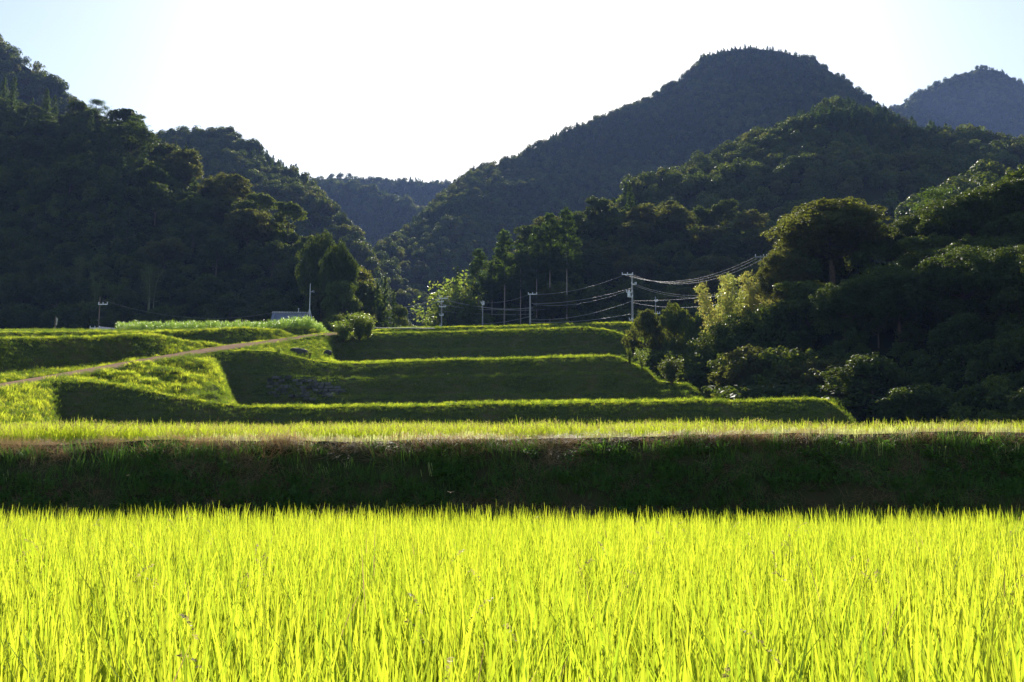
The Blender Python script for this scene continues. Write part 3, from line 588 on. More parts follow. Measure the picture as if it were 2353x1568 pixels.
# ------------------------------------------------------------------ TREES: prototypes
def limb_tree(H, R, r, n, lean=.05, base=.35, rad=.16):
    """trunk with limbs"""
    mb = MB(); pts = [(0, 0, -.6)]; x = y = 0
    for i in range(1, 6):
        x += r.normal(0, lean) * H * .1; y += r.normal(0, lean) * H * .1; pts.append((x, y, H * .8 * i / 5))
    mb.tube(pts, [rad * (1 - .15 * i) for i in range(6)], 7)
    tips = []
    for k in range(n):
        i = r.randint(2, 5); b = Vector(pts[i]); a = 2 * PI * k / n + r.normal(0, .3)
        e = b + Vector((math.cos(a) * R * .5, math.sin(a) * R * .5, H * r.uniform(.04, .16)))
        m_ = (b + e) / 2 + Vector((0, 0, -.12 * R + .3))
        mb.tube([b, m_, e], [rad * .45, rad * .28, rad * .1], 5); tips.append(e)
    return mb, tips
def crown_broad(seed, H=9.0, R=4.0, lobes=20, per=420, cs=.24, low=.28, squash=.75, mat='leaf_dark', asp=.6):
    r = np.random.RandomState(seed); cen, nr = [], []
    zc = H * (low + (1 - low) * .45); zr = H * (1 - low) * .5
    L = []
    for k in range(lobes):
        d = r.normal(size=3); d /= np.linalg.norm(d); d[2] = d[2] * .9 + .15
        if k < 3: d = np.array([r.normal(0, .25), r.normal(0, .25), .95])
        f = r.uniform(.55, .78)
        L.append((np.array([d[0] * R * f, d[1] * R * f, zc + d[2] * zr * f]), R * r.uniform(.26, .42)))
    L.append((np.array([0, 0, zc]), R * .55))
    for c, q in L:
        d = r.normal(size=(per, 3)); d /= np.linalg.norm(d, axis=1, keepdims=True)
        d = d[(d[:, 2] > -.55) | (r.rand(len(d)) < .3)]
        ms = 16; sc = r.normal(size=(ms, 3)); sc /= np.linalg.norm(sc, axis=1, keepdims=True); sc[:, 2] = np.where(sc[:, 2] < -.3, -sc[:, 2], sc[:, 2])
        sc = sc * r.uniform(.70, 1.12, (ms, 1)) * q; sr = r.uniform(.20, .36, ms) * q
        k_ = r.randint(0, ms, len(d)); ball = r.rand(len(d)) < .78
        a_ = sc[k_] + d * (sr[k_] * (.65 + .4 * r.rand(len(d))))[:, None]; b_ = d * q * (.6 + .25 * r.rand(len(d)))[:, None]
        p = c + np.where(ball[:, None], a_, b_) * np.array([1, 1, squash]); cen.append(p); nr.append(d + r.normal(0, .45, d.shape) + [0, 0, .3])
    cen = np.concatenate(cen); nr = np.concatenate(nr)
    cen = cen[:]; V, Q = cards(cen, nr, cs * r.uniform(.6, 1.25, len(cen)), r, asp)
    return mk('leaf_crown', V, Q, mats=[M[mat]])
def crown_conifer(seed, H=14.0, R=2.3, per=9000, cs=.34, bare=.12, mat='needle', pw=.8):
    r = np.random.RandomState(seed); cen, nr = [], []
    nb = int(H * 7.5)
    for k in range(nb):
        z = H * (bare + (1 - bare) * (k / nb) ** .95); rad = R * (1 - (z / H - bare) / (1 - bare) * .97) ** pw * r.uniform(.72, 1.12)
        a = r.uniform(0, 2 * PI); n = max(6, int(per / nb * (rad / R + .15)))
        t = r.rand(n) ** .7; w = rad * .22 * (1.15 - t)
        x = t * rad; yy = r.normal(0, 1, n) * w; zz = z - t * rad * .22 + (t ** 2) * rad * .25 + r.normal(0, .10, n)
        cen.append(np.stack([math.cos(a) * x - math.sin(a) * yy, math.sin(a) * x + math.cos(a) * yy, zz], 1))
        d = np.stack([math.cos(a) + 0 * x, math.sin(a) + 0 * x, .6 + 0 * x], 1); nr.append(d + r.normal(0, .6, d.shape))
    cen = np.concatenate(cen); nr = np.concatenate(nr)
    V, Q = cards(cen, nr, cs, r, .42)
    return mk('needle_crown', V, Q, mats=[M[mat]])
def crown_pine(seed, H=11.0, R=3.6, mat='needle'):
    r = np.random.RandomState(seed); cen, nr = [], []; mb, _ = limb_tree(H * 1.15, R * .4, r, 3, .12, .4, .15)
    for k in range(17):
        z = H * r.uniform(.45, .98); rad = R * (1.15 - z / H) ** .6 * r.uniform(.35, .95); a = r.uniform(0, 2 * PI)
        c = np.array([math.cos(a) * rad, math.sin(a) * rad, z]); n = 300
        d = r.normal(size=(n, 3)) * [1.0, 1.0, .22]; cen.append(c + d * R * .20); nr.append(r.normal(size=(n, 3)) + [0, 0, 1.2])
        mb.tube([(0, 0, z - .8), tuple(c * [.5, .5, 1] - [0, 0, .3]), tuple(c)], [.06, .045, .02], 4)
    V, Q = cards(np.concatenate(cen), np.concatenate(nr), .26, r, .4)
    return mk('pine_crown', V, Q, mats=[M[mat]]), mb.mesh('pine_trunk', M['bark'])
def crown_bamboo(seed, H=9.0, mat='bamboo'):
    r = np.random.RandomState(seed); cen, nr = [], []; mb = MB()
    for k in range(4):
        a = r.uniform(0, 2 * PI); b = r.uniform(.1, .7); x0, y0 = math.cos(a) * b, math.sin(a) * b; ln = r.uniform(.5, 1.5); h = H * r.uniform(.8, 1.05)
        f = lambda t: np.array([x0 + math.cos(a) * ln * t ** 3, y0 + math.sin(a) * ln * t ** 3, h * (t - .10 * t ** 4)])
        mb.tube([tuple(f(t)) for t in np.linspace(-.03, 1, 9)], [.045 * (1 - .8 * t) + .006 for t in np.linspace(0, 1, 9)], 5)
        for t in np.linspace(.22, 1, 34):
            c = f(t); n = 34; wv = .55 * (1.15 - t) ** .5 + .12
            aa = r.uniform(0, 2 * PI); d = r.normal(size=(n, 3)) * [.38, .38, .20] * wv * 1.3 + np.array([math.cos(aa), math.sin(aa), -.15]) * wv * .6
            cen.append(c + d); nr.append(r.normal(size=(n, 3)) + [0, 0, .3])
    V, Q = cards(np.concatenate(cen), np.concatenate(nr), .20, r, .30)
    return mk('bamboo_leaves', V, Q, mats=[M[mat]]), mb.mesh('bamboo_culms', M['culm'])
def trunk_mesh(seed, H, R, n=6, rad=.16, mat='bark', lean=.05):
    r = np.random.RandomState(seed); return limb_tree(H, R, r, n, lean, .35, rad)[0].mesh('trunk', M[mat])

PR = {}
for k in range(5): PR['broad%d' % k] = (crown_broad(700 + k, 9, 3.6 + .5 * (k % 3), 18 + k * 2, 620, .32, mat='leaf_dark'), trunk_mesh(700 + k, 9, 3.6), 9.0)
for k in range(3): PR['brown%d' % k] = (crown_broad(720 + k, 9, 4.4, 26, 620, .31, .22, .7, mat='leaf_brown'), trunk_mesh(720 + k, 9, 4, 8, .2), 9.0)
for k in range(3): PR['mid%d' % k] = (crown_broad(740 + k, 8, 3.3, 18, 620, .28, .2, .8, mat='leaf_mid'), trunk_mesh(740 + k, 8, 3), 8.0)
for k in range(4): PR['cedar%d' % k] = (crown_conifer(760 + k, 14, 2.5 + .3 * (k % 2), 8000), trunk_mesh(760 + k, 17, .8, 3, .17), 14.0)
for k in range(2): PR['tallcedar%d' % k] = (crown_conifer(770 + k, 15, 2.3, 6500, .30, .52, pw=.42), trunk_mesh(775 + k, 16, .5, 0, .12, 'bark_pale', .02), 15.0)
for k in range(2): c_, t_ = crown_pine(780 + k); PR['pine%d' % k] = (c_, t_, 11.0)
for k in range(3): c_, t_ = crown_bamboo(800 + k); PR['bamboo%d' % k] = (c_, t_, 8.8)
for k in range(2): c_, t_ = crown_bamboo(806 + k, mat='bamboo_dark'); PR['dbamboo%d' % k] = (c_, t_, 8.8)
PR['oak0'] = (crown_broad(730, 12, 5.6, 60, 900, .27, .16, .66, mat='leaf_brown'), trunk_mesh(730, 12, 5.4, 10, .34), 12.0)
PR['oak1'] = (crown_broad(731, 12, 5.6, 54, 900, .28, .14, .72, mat='leaf_dark'), trunk_mesh(731, 12, 5.4, 10, .3), 12.0)
PR['oak2'] = (crown_broad(733, 12, 5.6, 54, 800, .28, .10, .85, mat='leaf_mid'), trunk_mesh(733, 12, 5.0, 10, .3), 12.0)
PR['bush0'] = (crown_broad(810, 3, 1.7, 16, 240, .13, .02, .85, mat='leaf_mid'), trunk_mesh(810, 3, 1.2, 7, .05), 3.0)
PR['bush1'] = (crown_broad(811, 3, 1.6, 14, 240, .13, .02, .85, mat='leaf_dark'), trunk_mesh(811, 3, 1.2, 7, .05), 3.0)
def spray_bush(seed, H=3.2, R=1.5, mat='leaf_light', n=34, per=95, cs=.15):
    r = np.random.RandomState(seed); mb = MB(); cen, nr = [], []
    for k in range(n):
        a = r.uniform(0, 2 * PI); t1 = r.uniform(.1, .75); L = H * r.uniform(.65, 1.0); q = [Vector((0, 0, 0)), Vector((math.cos(a) * R * t1 * .35, math.sin(a) * R * t1 * .35, L * .45)), Vector((math.cos(a) * R * t1, math.sin(a) * R * t1, L))]
        mb.tube(q, [.03, .018, .006], 4)
        t = r.uniform(.2, 1.05, per); p = np.array([list(q[0] * (1 - x) ** 2 + q[1] * 2 * x * (1 - x) + q[2] * x * x) for x in t])
        cen.append(p + r.normal(0, .12, (per, 3))); nr.append(r.normal(size=(per, 3)) + [0, 0, .4])
    V, Q = cards(np.concatenate(cen), np.concatenate(nr), cs, r, .5)
    return mk('bush_leaves', V, Q, mats=[M[mat]]), mb.mesh('stems', M['bark'])
for k in range(3): c_, t_ = spray_bush(820 + k); PR['spray%d' % k] = (c_, t_, 3.2)
c_, t_ = spray_bush(826, 3.4, 1.7, 'leaf_light', 16, 70, .12); PR['vase0'] = (c_, t_, 3.4)
c_, t_ = spray_bush(827, 2.6, 1.1, 'leaf_mid', 30, 60, .17); PR['glossy0'] = (c_, t_, 2.6)

def plant(kind, pk, loc, H, rz=None, wide=1.0, label=None, cat='tree', group=None, crown='crown', stem='trunk', sink=.15):
    cm, tm, h0 = PR[pk]; s = H / h0
    r = empty(kind, tuple(float(a) for a in (loc[0], loc[1], loc[2] - sink)), random.uniform(0, 2 * PI) if rz is None else rz, (s * wide, s * wide, s))
    mobj(crown, cm, r); mobj(stem, tm, r)
    return tag(r, label, cat, group)
def ground_z(G, x, y):
    d = (G[:, :, 0] - x) ** 2 + (G[:, :, 1] - y) ** 2; i = np.unravel_index(np.argmin(d), d.shape); return G[i][2]
def place_top(kind, pk, u, vt, D, G, label, wide=1.0, cat='tree', group=None, zb=None, minH=1.0, **kw):
    p = P(u, vt, D); z = ground_z(G, p[0], D) if zb is None else zb
    return plant(kind, pk, (p[0], D, z), max(minH, p[2] - z + .1), wide=wide, label=label, cat=cat, group=group, **kw)

# ------------------------------------------------------------------ far woods: one mass each
def low_crown(seed, mat, con=False):
    r = np.random.RandomState(seed)
    if con:
        return crown_conifer(seed, 6.9, 2.7, 620, .85, .1, mat)
    n = 520; cen, nr = [], []
    for k in range(9):
        d = r.normal(size=3); d /= np.linalg.norm(d); c = np.array([d[0] * 1.9, d[1] * 1.9, 4.2 + d[2] * 1.9]); q = r.uniform(1.3, 2.1)
        dd = r.normal(size=(n // 9, 3)); dd /= np.linalg.norm(dd, axis=1, keepdims=True)
        cen.append(c + dd * q); nr.append(dd + r.normal(0, .4, dd.shape) + [0, 0, .3])
    V, Q = cards(np.concatenate(cen), np.concatenate(nr), .85, r, .65)
    return mk('far_crown', V, Q, mats=[M[mat]])
farc = proto_col('far_crown', [low_crown(900 + i, ['leaf_dark', 'leaf_mid', 'leaf_dark', 'leaf_dark', 'leaf_brown'][i]) for i in range(5)] + [low_crown(910 + i, 'needle', True) for i in range(4)])
def wood(name, G, spacing, label, con=.35, smin=.7, smax=1.25, conf=None, keep=None):
    q, rr, kk = sample(G, 1.0 / spacing ** 2, rg)
    w = np.abs(q[:, 0]) < q[:, 1] * .53 + 12
    if keep is not None: w &= keep(q, rr, kk)
    q = q[w]; N = len(q)
    c = fbm(q[:, 0] / 60, q[:, 1] / 60 + q[:, 2] / 40, 80, 3) + rg.normal(0, .25, N)
    isc = c > np.quantile(c, 1 - con)
    idx = np.where(isc, rg.randint(5, 9, N), rg.randint(0, 5, N))
    return scatter(name, farc, 9, q - [0, 0, .8], rg, smin=smin, smax=smax, tilt=.06, idx=idx, label=label, cat='forest')
wood('far_peak_forest', H1, 7.5, 'hazy forest on the distant peak behind the right shoulder', .4)
wood('far_ridge_forest', H2a, 6.5, 'conifer forest on the farthest ridge closing the valley', .55)
wood('far_spur_forest', H2b, 6.0, 'forest on the low spur in the gap of the valley', .4)
wood('mountain_forest', H3, 4.3, 'mixed forest covering the large mountain', .35, .5, .9)
wood('valley_hill_forest', H7, 3.9, 'forest on the hill behind the dark left slope', .4, .5, .95)
wood('right_hill_forest', H4, 3.7, 'dark forest on the hill in front of the large mountain', .35, .5, .95)
wood('right_spur_forest', H4b, 4.0, 'forest on the spur below the distant peak', .1, .8, 1.2)
wood('left_mountain_forest', H6a, 5.2, 'forest on the steep mountain beyond the left hill', .15)
# brush under the nearer woods
brush = proto_col('brush', [crown_broad(930 + i, 3.2, 2.2, 10, 130, .34, 0, .8, mat=['leaf_dark', 'leaf_dark', 'leaf_mid'][i]) for i in range(3)])
def underwood(name, G, sp, label, smin=.7, smax=1.3, keep=None):
    q, rr, kk = sample(G, 1 / sp ** 2, rg); w = np.abs(q[:, 0]) < q[:, 1] * .53 + 12
    if keep is not None: w &= keep(q, rr, kk)
    q = q[w]; scatter(name, brush, 3, q - [0, 0, .4], rg, smin=smin, smax=smax, label=label, cat='undergrowth')
underwood('left_undergrowth', H6, 2.8, 'dark undergrowth beneath the trees of the left hill')
underwood('knoll_undergrowth', H5[:26], 2.6, 'undergrowth beneath the trees of the wooded knoll')
underwood('slope_undergrowth', H8, 2.2, 'undergrowth beneath the trees on the near right slope', .5, .9)

# ------------------------------------------------------------------ nearer woods: every tree by itself
def darts(G, sp, rng, keep):
    """well spaced points on a hill"""
    q, rr, kk = sample(G, 6 / sp ** 2, rng); out, oi = [], []
    for i in range(len(q)):
        if not keep(q[i], rr[i], kk[i]): continue
        if all((q[i][0] - a[0]) ** 2 + (q[i][1] - a[1]) ** 2 + .5 * (q[i][2] - a[2]) ** 2 > sp * sp for a in out): out.append(q[i]); oi.append((rr[i], kk[i]))
    return np.array(out), oi
def uv_of(p):
    dy, dz = p[1], p[2] - CZ; f = dy * CT + dz * ST; return 1176.5 + F * p[0] / f, 784 - F * (dz * CT - dy * ST) / f
inv = lambda p, m=60: -m < uv_of(p)[0] < 2353 + m
# left hill
q, rc = darts(H6[:32], 7.8, rg, lambda p, r, k: inv(p, 90))
for p, (r_, k_) in zip(q, rc):
    u_, v_ = uv_of(p); H = random.uniform(8, 11.5)
    zone = 'foot' if v_ > 640 else ('rim' if r_ > 24 else 'middle')
    x = random.random()
    if zone == 'rim':
        if u_ < 150: pk, kind = 'cedar%d' % random.randrange(4), 'cedar'
        elif u_ < 340: pk, kind = ('pine%d' % random.randrange(2), 'pine_tree') if x < .45 else ('broad%d' % random.randrange(5), 'broadleaf_tree')
        elif u_ < 560: pk, kind = 'brown%d' % random.randrange(3), 'chinquapin_tree'
        else: pk, kind = 'mid%d' % random.randrange(3), 'broadleaf_tree'
    elif zone == 'middle':
        if u_ < 170 and x < .75: pk, kind = 'cedar%d' % random.randrange(4), 'cedar'
        elif x < .25: pk, kind = 'cedar%d' % random.randrange(4), 'cedar'
        elif x < .4: pk, kind = 'brown%d' % random.randrange(3), 'chinquapin_tree'
        else: pk, kind = 'broad%d' % random.randrange(5), 'broadleaf_tree'
    else:
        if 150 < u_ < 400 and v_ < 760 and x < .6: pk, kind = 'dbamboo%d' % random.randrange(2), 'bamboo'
        else: pk, kind = 'broad%d' % random.randrange(5), 'broadleaf_tree'
    if kind in ('cedar',): H *= 1.25
    if kind == 'bamboo': H = random.uniform(9, 12)
    land = 'by the wooden post' if u_ < 128 else 'by the dim pole' if u_ < 262 else 'above the tall crop' if u_ < 440 else 'beside the tiled roof' if u_ < 620 else 'above the tiled roof' if u_ < 700 else 'above the mast'
    if zone == 'rim' and u_ < 64: land = 'near the picture edge'
    band = '%s row' % ('lowest', 'second', 'third')[min(2, int(max(0, r_) / 3))] if zone == 'foot' else zone
    where = {'rim': 'left hill rim', 'middle': 'halfway up left hill', 'foot': band + ' of left hill'}[zone]; here = where + ' ' + land
    desc = {'cedar': 'dark cedar', 'pine_tree': 'layered pine', 'broadleaf_tree': 'round dark tree', 'chinquapin_tree': 'brownish evergreen', 'bamboo': 'dark bamboo'}[kind]
    plant(kind, pk, p, H, wide=random.uniform(.95, 1.25), label=desc + '|' + here, cat='bamboo' if kind == 'bamboo' else 'tree', group='%ss %s' % (desc, where), sink=.5, stem='culms' if kind == 'bamboo' else 'trunk')
# knoll
q, rc = darts(H5[:26], 6.6, rg, lambda p, r, k: inv(p, 30) and uv_of(p)[0] > 1185)
for p, (r_, k_) in zip(q, rc):
    u_, v_ = uv_of(p); x = random.random(); H = random.uniform(7.5, 10)
    top = r_ > 17
    if 1380 < u_ < 1450 and top: pk, kind, H = 'cedar%d' % random.randrange(4), 'cedar', 10
    elif (top and x < .6) or x < .25: pk, kind = 'brown%d' % random.randrange(3), 'chinquapin_tree'
    elif x < .55: pk, kind = 'cedar%d' % random.randrange(4), 'cedar'
    else: pk, kind = 'broad%d' % random.randrange(5), 'broadleaf_tree'
    where = 'on the sunlit top of the wooded knoll' if top else 'on the shaded face of the wooded knoll behind the poles'
    land = 'left of the tallest pole' if u_ < 1440 else 'above the golden shrubs' if u_ < 1620 else 'above the golden bamboo'
    here = ('topmost row' if top else 'upper face' if r_ > 11 else 'lower face') + ' of knoll ' + land
    desc = {'cedar': 'pointed cedar', 'broadleaf_tree': 'round dark tree', 'chinquapin_tree': 'brownish evergreen'}[kind]
    plant(kind, pk, p, H, wide=random.uniform(.95, 1.2), label=desc + '|' + here, cat='tree', group='%ss %s' % (desc, where), sink=.5)
# near right slope
q, rc = darts(H8[:26], 6.4, rg, lambda p, r, k: inv(p, 60) and (uv_of(p)[0] > 1800 or (uv_of(p)[0] > 1660 and r > 6)))
for p, (r_, k_) in zip(q, rc):
    u_, v_ = uv_of(p); x = random.random(); H = random.uniform(6, 8.5) * (1.0 if v_ < 800 else .7)
    pk, kind = ('mid%d' % random.randrange(3) if x < .3 else 'broad%d' % random.randrange(5)), 'broadleaf_tree'
    low = v_ > 800
    where = 'at the shaded foot of the near wood right of the terraces' if low else 'high in the dark near wood right of the terraces'
    if u_ > 1960 or not low:
        plant(kind, pk, p, H, wide=random.uniform(1.0, 1.3), label='dense leafy tree|' + ('low' if low else 'high') + ' in near wood ' + ('before the brown dome' if u_ < 2040 else 'below the dark pine' if u_ < 2230 else 'near the picture edge'), cat='tree', group='dense dark leafy trees %s' % where, sink=.4)

# labels of the wood's trees: counted from the left within each small patch
cells = {}
for o in C.objects:
    if '|' in o.get('label', ''): cells.setdefault(o['label'], []).append(o)
ORD = 'first second third fourth fifth sixth seventh eighth ninth tenth eleventh twelfth thirteenth fourteenth fifteenth sixteenth seventeenth eighteenth nineteenth twentieth'.split()
for k_, v_ in cells.items():
    d_, w_ = k_.split('|'); v_.sort(key=lambda o: uv_of(o.location)[0])
    for i_, o in enumerate(v_):
        o['label'] = '%s %s' % (d_, w_) if len(v_) == 1 else '%s %s from the left, %s' % (ORD[min(i_, 19)], d_, w_)
# ------------------------------------------------------------------ trees that stand out
for u_, vt, D, pk, wd, lab in [
    (1158, 530, 214, 'tallcedar0', 1.25, 'tall cedar with a long bare pale trunk at the left edge of the knoll'),
    (1100, 572, 213, 'tallcedar1', 1.25, 'bare stemmed cedar left of the tallest one on the knoll'),
    (1196, 560, 216, 'tallcedar0', 1.1, 'bare stemmed cedar just right of the tallest one on the knoll'),
    (1232, 520, 219, 'tallcedar1', 1.1, 'bare stemmed cedar above the small crossarm pole'),
    (1130, 600, 209, 'tallcedar0', .9, 'thinner bare stemmed cedar between the two left ones on the knoll'),
    (1262, 490, 223, 'tallcedar1', 1.2, 'tall bare stemmed tree at the dark inner edge of the knoll'),
    (1300, 480, 226, 'tallcedar0', 1.2, 'tall bare stemmed tree farthest inside the row on the knoll')]:
    place_top('cedar', pk, u_, vt, 207 - (u_ - 1100) * .012, H5, lab, wide=wd * .78)
for u_, vt, D, pk, wd, kind, lab in [
    (378, 316, 268, 'cedar0', .9, 'cedar', 'leftmost of three small pointed cedars on the rim against the far hill'),
    (404, 322, 266, 'cedar2', .8, 'cedar', 'middle of three small pointed cedars on the rim against the far hill'),
    (428, 328, 263, 'cedar1', .9, 'cedar', 'rightmost of three small pointed cedars on the rim against the far hill'),
    (1052, 612, 210, 'cedar1', .7, 'cedar', 'small cedar above the pale lit shrubs left of the knoll'),
    (1062, 640, 207, 'spray0', 1.1, 'lit_shrub', 'pale sunlit tree with flat layered sprays left of the knoll'),
    (1040, 665, 206, 'spray1', 1.2, 'lit_shrub', 'yellowish sunlit shrub behind the leftmost power pole of the row'),
    (1015, 690, 205, 'spray2', 1.3, 'lit_shrub', 'lowest yellowish shrub at the left tip of the knoll'),
    (1075, 690, 203, 'mid1', .8, 'broadleaf_tree', 'low green tree under the bare stemmed cedars'),
    (1110, 715, 203, 'mid0', .8, 'broadleaf_tree', 'low green tree behind the short concrete pole'),
    (885, 634, 178, 'cedar0', .72, 'cedar', 'cedar standing in the valley mouth, tallest of the dark pair'),
    (868, 650, 176, 'cedar2', .75, 'cedar', 'cedar beside the tallest one in the valley mouth, on its left'),
    (905, 665, 174, 'cedar3', .62, 'cedar', 'lower cedar at the right end of the valley mouth group'),
    (840, 640, 182, 'mid2', .8, 'broadleaf_tree', 'rounded tree between the left hill and the valley mouth cedars'),
    (820, 690, 172, 'cedar1', .6, 'cedar', 'small blue green cedar in front of the valley mouth group'),
    (920, 700, 172, 'mid1', .55, 'broadleaf_tree', 'low leafy tree at the right foot of the valley mouth cedars'),
    (800, 612, 190, 'brown0', .8, 'chinquapin_tree', 'brown tinged tree at the lower end of the left hill'),
    (781, 552, 176, 'oak1', .40, 'broadleaf_tree', 'large sunlit tree at the right end of the left hill beside the mast'),
    (742, 528, 192, 'oak1', .42, 'broadleaf_tree', 'large dark tree just left of the sunlit one by the mast'),
    (787, 640, 170, 'mid0', .7, 'broadleaf_tree', 'yellow green sunlit tree right of the mast'),
    (775, 722, 156, 'bush0', 1.1, 'shrub', 'dark rounded shrub behind the end of the tall crop'),
    (1905, 450, 118, 'oak0', 1.35, 'chinquapin_tree', 'huge brown domed evergreen tree towering over the right wood'),
    (1800, 565, 116, 'oak0', .72, 'chinquapin_tree', 'brown edged tree crown beside the high pole, left of the huge dome'),
    (2035, 520, 120, 'mid1', 1.3, 'broadleaf_tree', 'green tree in the notch right of the huge brown dome'),
    (2154, 436, 126, 'pine0', 1.0, 'pine_tree', 'dark pine rising behind the right wood'),
    (2130, 478, 114, 'oak1', 1.1, 'broadleaf_tree', 'sunlit topped tree below the dark pine'),
    (2225, 440, 108, 'oak1', 1.25, 'broadleaf_tree', 'large leafy tree on the upper right slope'),
    (2340, 400, 104, 'oak1', 1.4, 'broadleaf_tree', 'highest leafy tree of the near wood, cut by the picture edge'),
    (2440, 395, 104, 'oak1', 1.4, 'broadleaf_tree', 'tree beyond the highest one of the near wood'),
    (1850, 640, 108, 'mid2', 1.2, 'broadleaf_tree', 'dark tree under the brown edged crown'),
    (1935, 640, 100, 'oak1', 1.0, 'broadleaf_tree', 'broad dark tree in front of the huge brown dome'),
    (2060, 600, 98, 'oak1', 1.1, 'broadleaf_tree', 'broad dark tree under the notch in the right wood'),
    (2200, 560, 92, 'oak1', 1.1, 'broadleaf_tree', 'broad dark tree in the middle of the right wood'),
    (2330, 560, 86, 'oak1', 1.1, 'broadleaf_tree', 'broad dark tree low at the picture edge of the right wood')]:
    G_ = H8 if u_ > 1780 else (H5 if u_ > 960 else H6 if u_ < 500 else None)
    place_top(kind, pk, u_, vt, D, G_, lab, wide=wd, zb=None if G_ is not None else 22.2 + (D - 150) * .04, cat='shrub' if 'shrub' in kind else 'tree')
# bamboo and shrubs at the right end of terrace five
for u_, vt, D, pk, wd, lab in [
    (1660, 590, 117, 'bamboo0', .75, 'golden bamboo with orange tip, leftmost and tallest of the lit clump'),
    (1650, 640, 116, 'bamboo1', .7, 'pale bamboo low at the left side of the golden clump'),
    (1690, 625, 117, 'bamboo2', .7, 'reddish bamboo in the middle of the golden clump'),
    (1722, 607, 117.5, 'bamboo0', .75, 'golden bamboo right of the reddish one'),
    (1757, 612, 118, 'bamboo1', .7, 'pale green bamboo in front of the high pole')]:
    place_top('bamboo', pk, u_, vt, D, H8, lab, wide=wd, cat='bamboo', stem='culms', crown='leaves', zb=7.0)
for u_, vt, D, pk, wd, lab, zb in [
    (1482, 706, 127, 'brown0', .5, 'golden edged round shrub at the right end of the top terrace', 9.5),
    (1550, 695, 125, 'mid1', .45, 'taller golden topped shrub between two round ones', 9.0),
    (1606, 712, 123, 'mid2', .42, 'round green shrub left of the golden bamboo', 8.5),
    (1640, 735, 120, 'oak1', .6, 'dark shrub under the golden bamboo', 8.0),
    (1700, 735, 112, 'oak1', .95, 'dark tree in front of the golden bamboo', 6.0),
    (1770, 690, 110, 'oak1', .9, 'dark tree between the bamboo and the near wood', 5.0),
    (1575, 790, 115, 'bush1', 1.0, 'low spreading vine covered shrub below the golden edged ones', 7.5),
    (1640, 800, 112, 'bush1', 1.1, 'wide dark shrub left of the sunlit bushes', 6.5),
    (1510, 800, 117, 'bush1', 1.0, 'dark shrub behind the vase shaped sapling', 8.5),
    (1690, 812, 103, 'mid1', 1.0, 'sunlit bush with pale upper leaves at the foot of the wood', 4.0),
    (1745, 792, 99, 'brown1', 1.0, 'sunlit layered bush with brownish leaves beside the near wood', 3.8),
    (1810, 790, 97, 'mid0', 1.1, 'sunlit layered bush in front of the near wood', 3.4),
    (1860, 815, 94, 'brown2', 1.0, 'right hand brown tinged bush of the sunlit three', 3.0),
    (1730, 860, 99, 'bush1', 1.3, 'dark low shrub below the sunlit bushes', 3.2),
    (1800, 870, 91, 'bush1', 1.9, 'dark low shrub between terrace three and the wood', 2.8),
    (1880, 865, 88, 'bush1', 1.9, 'dark low shrub behind the right end of terrace three', 2.4),
    (1680, 880, 104, 'bush1', .9, 'dark low shrub behind the steps of the fourth bank', 3.6)]:
    place_top('shrub', pk, u_, vt, D, H8, lab, wide=wd, cat='shrub', zb=zb)
for u_, vt, D, vb, pk, wd, lab in [
    (1475, 797, 103.6, 846, 'vase0', 1.3, 'small sapling with a spreading vase shaped crown on the terrace rim'),
    (1447, 803, 104.6, 838, 'glossy0', .6, 'narrow pointed sapling beside the vase shaped one'),
    (1543, 821, 102.8, 880, 'glossy0', 1.7, 'glossy leaved sapling standing on the stepped rim'),
    (826, 720, 134.5, 780, 'spray0', 1.7, 'bright yellow green bush at the end of the farm road, the taller'),
    (790, 738, 133, 784, 'spray1', 2.0, 'lower dull green bush left of the bright one at the end of the road'),
    (846, 733, 135.2, 776, 'spray2', 1.5, 'bright bush touching the taller one on its right'),
    (640, 798, 112.5, 815, 'spray2', .8, 'thin sunlit weed bush on the slope under the road'),
    (712, 808, 114.8, 822, 'spray1', .9, 'low yellow bush at the left end of the rice strip')]:
    b_ = P(u_, vb, D); t_ = P(u_, vt, D)
    plant('young_tree' if D < 106 and u_ > 1400 else 'bush', pk, b_, t_[2] - b_[2] + .2, wide=wd, label=lab, cat='sapling' if u_ > 1400 else 'bush', stem='stems', crown='leaves')

# ------------------------------------------------------------------ the stone wall in the bank of terrace four
wall = empty('stone_wall', tuple(P(680, 890, 103)), 0)
tag(wall, 'old dry stone wall set in the shaded bank under the fourth terrace', 'stone wall')
wall_mw = Matrix.Translation(-Vector(wall.location))
def stone_mesh(seed):
    r = np.random.RandomState(seed); vs = []; mb = MB()
    vs = [Vector((x * .5 * r.uniform(.75, 1.0), y * .5 * r.uniform(.8, 1), z * .5 * r.uniform(.75, 1))) for x in (-1, 1) for y in (-1, 1) for z in (-1, 1)]
    mb.add(vs, [(0, 1, 3, 2), (4, 6, 7, 5), (0, 4, 5, 1), (2, 3, 7, 6), (0, 2, 6, 4), (1, 5, 7, 3)])
    return mb
sts = [stone_mesh(i).mesh('stone', M['stone'] if i % 3 else M['stone_dark']) for i in range(9)]
def bank_y(x, z, G=TT):
    """depth of the bank of terrace four at a height"""
    k = int(np.argmin(np.abs(G[30, :, 0] - x))); col = G[23:38, k]
    return float(np.interp(z, col[:, 2], col[:, 1]))
ns = 0
xa, xb = P(592, 880, 103)[0], P(768, 880, 103)[0]
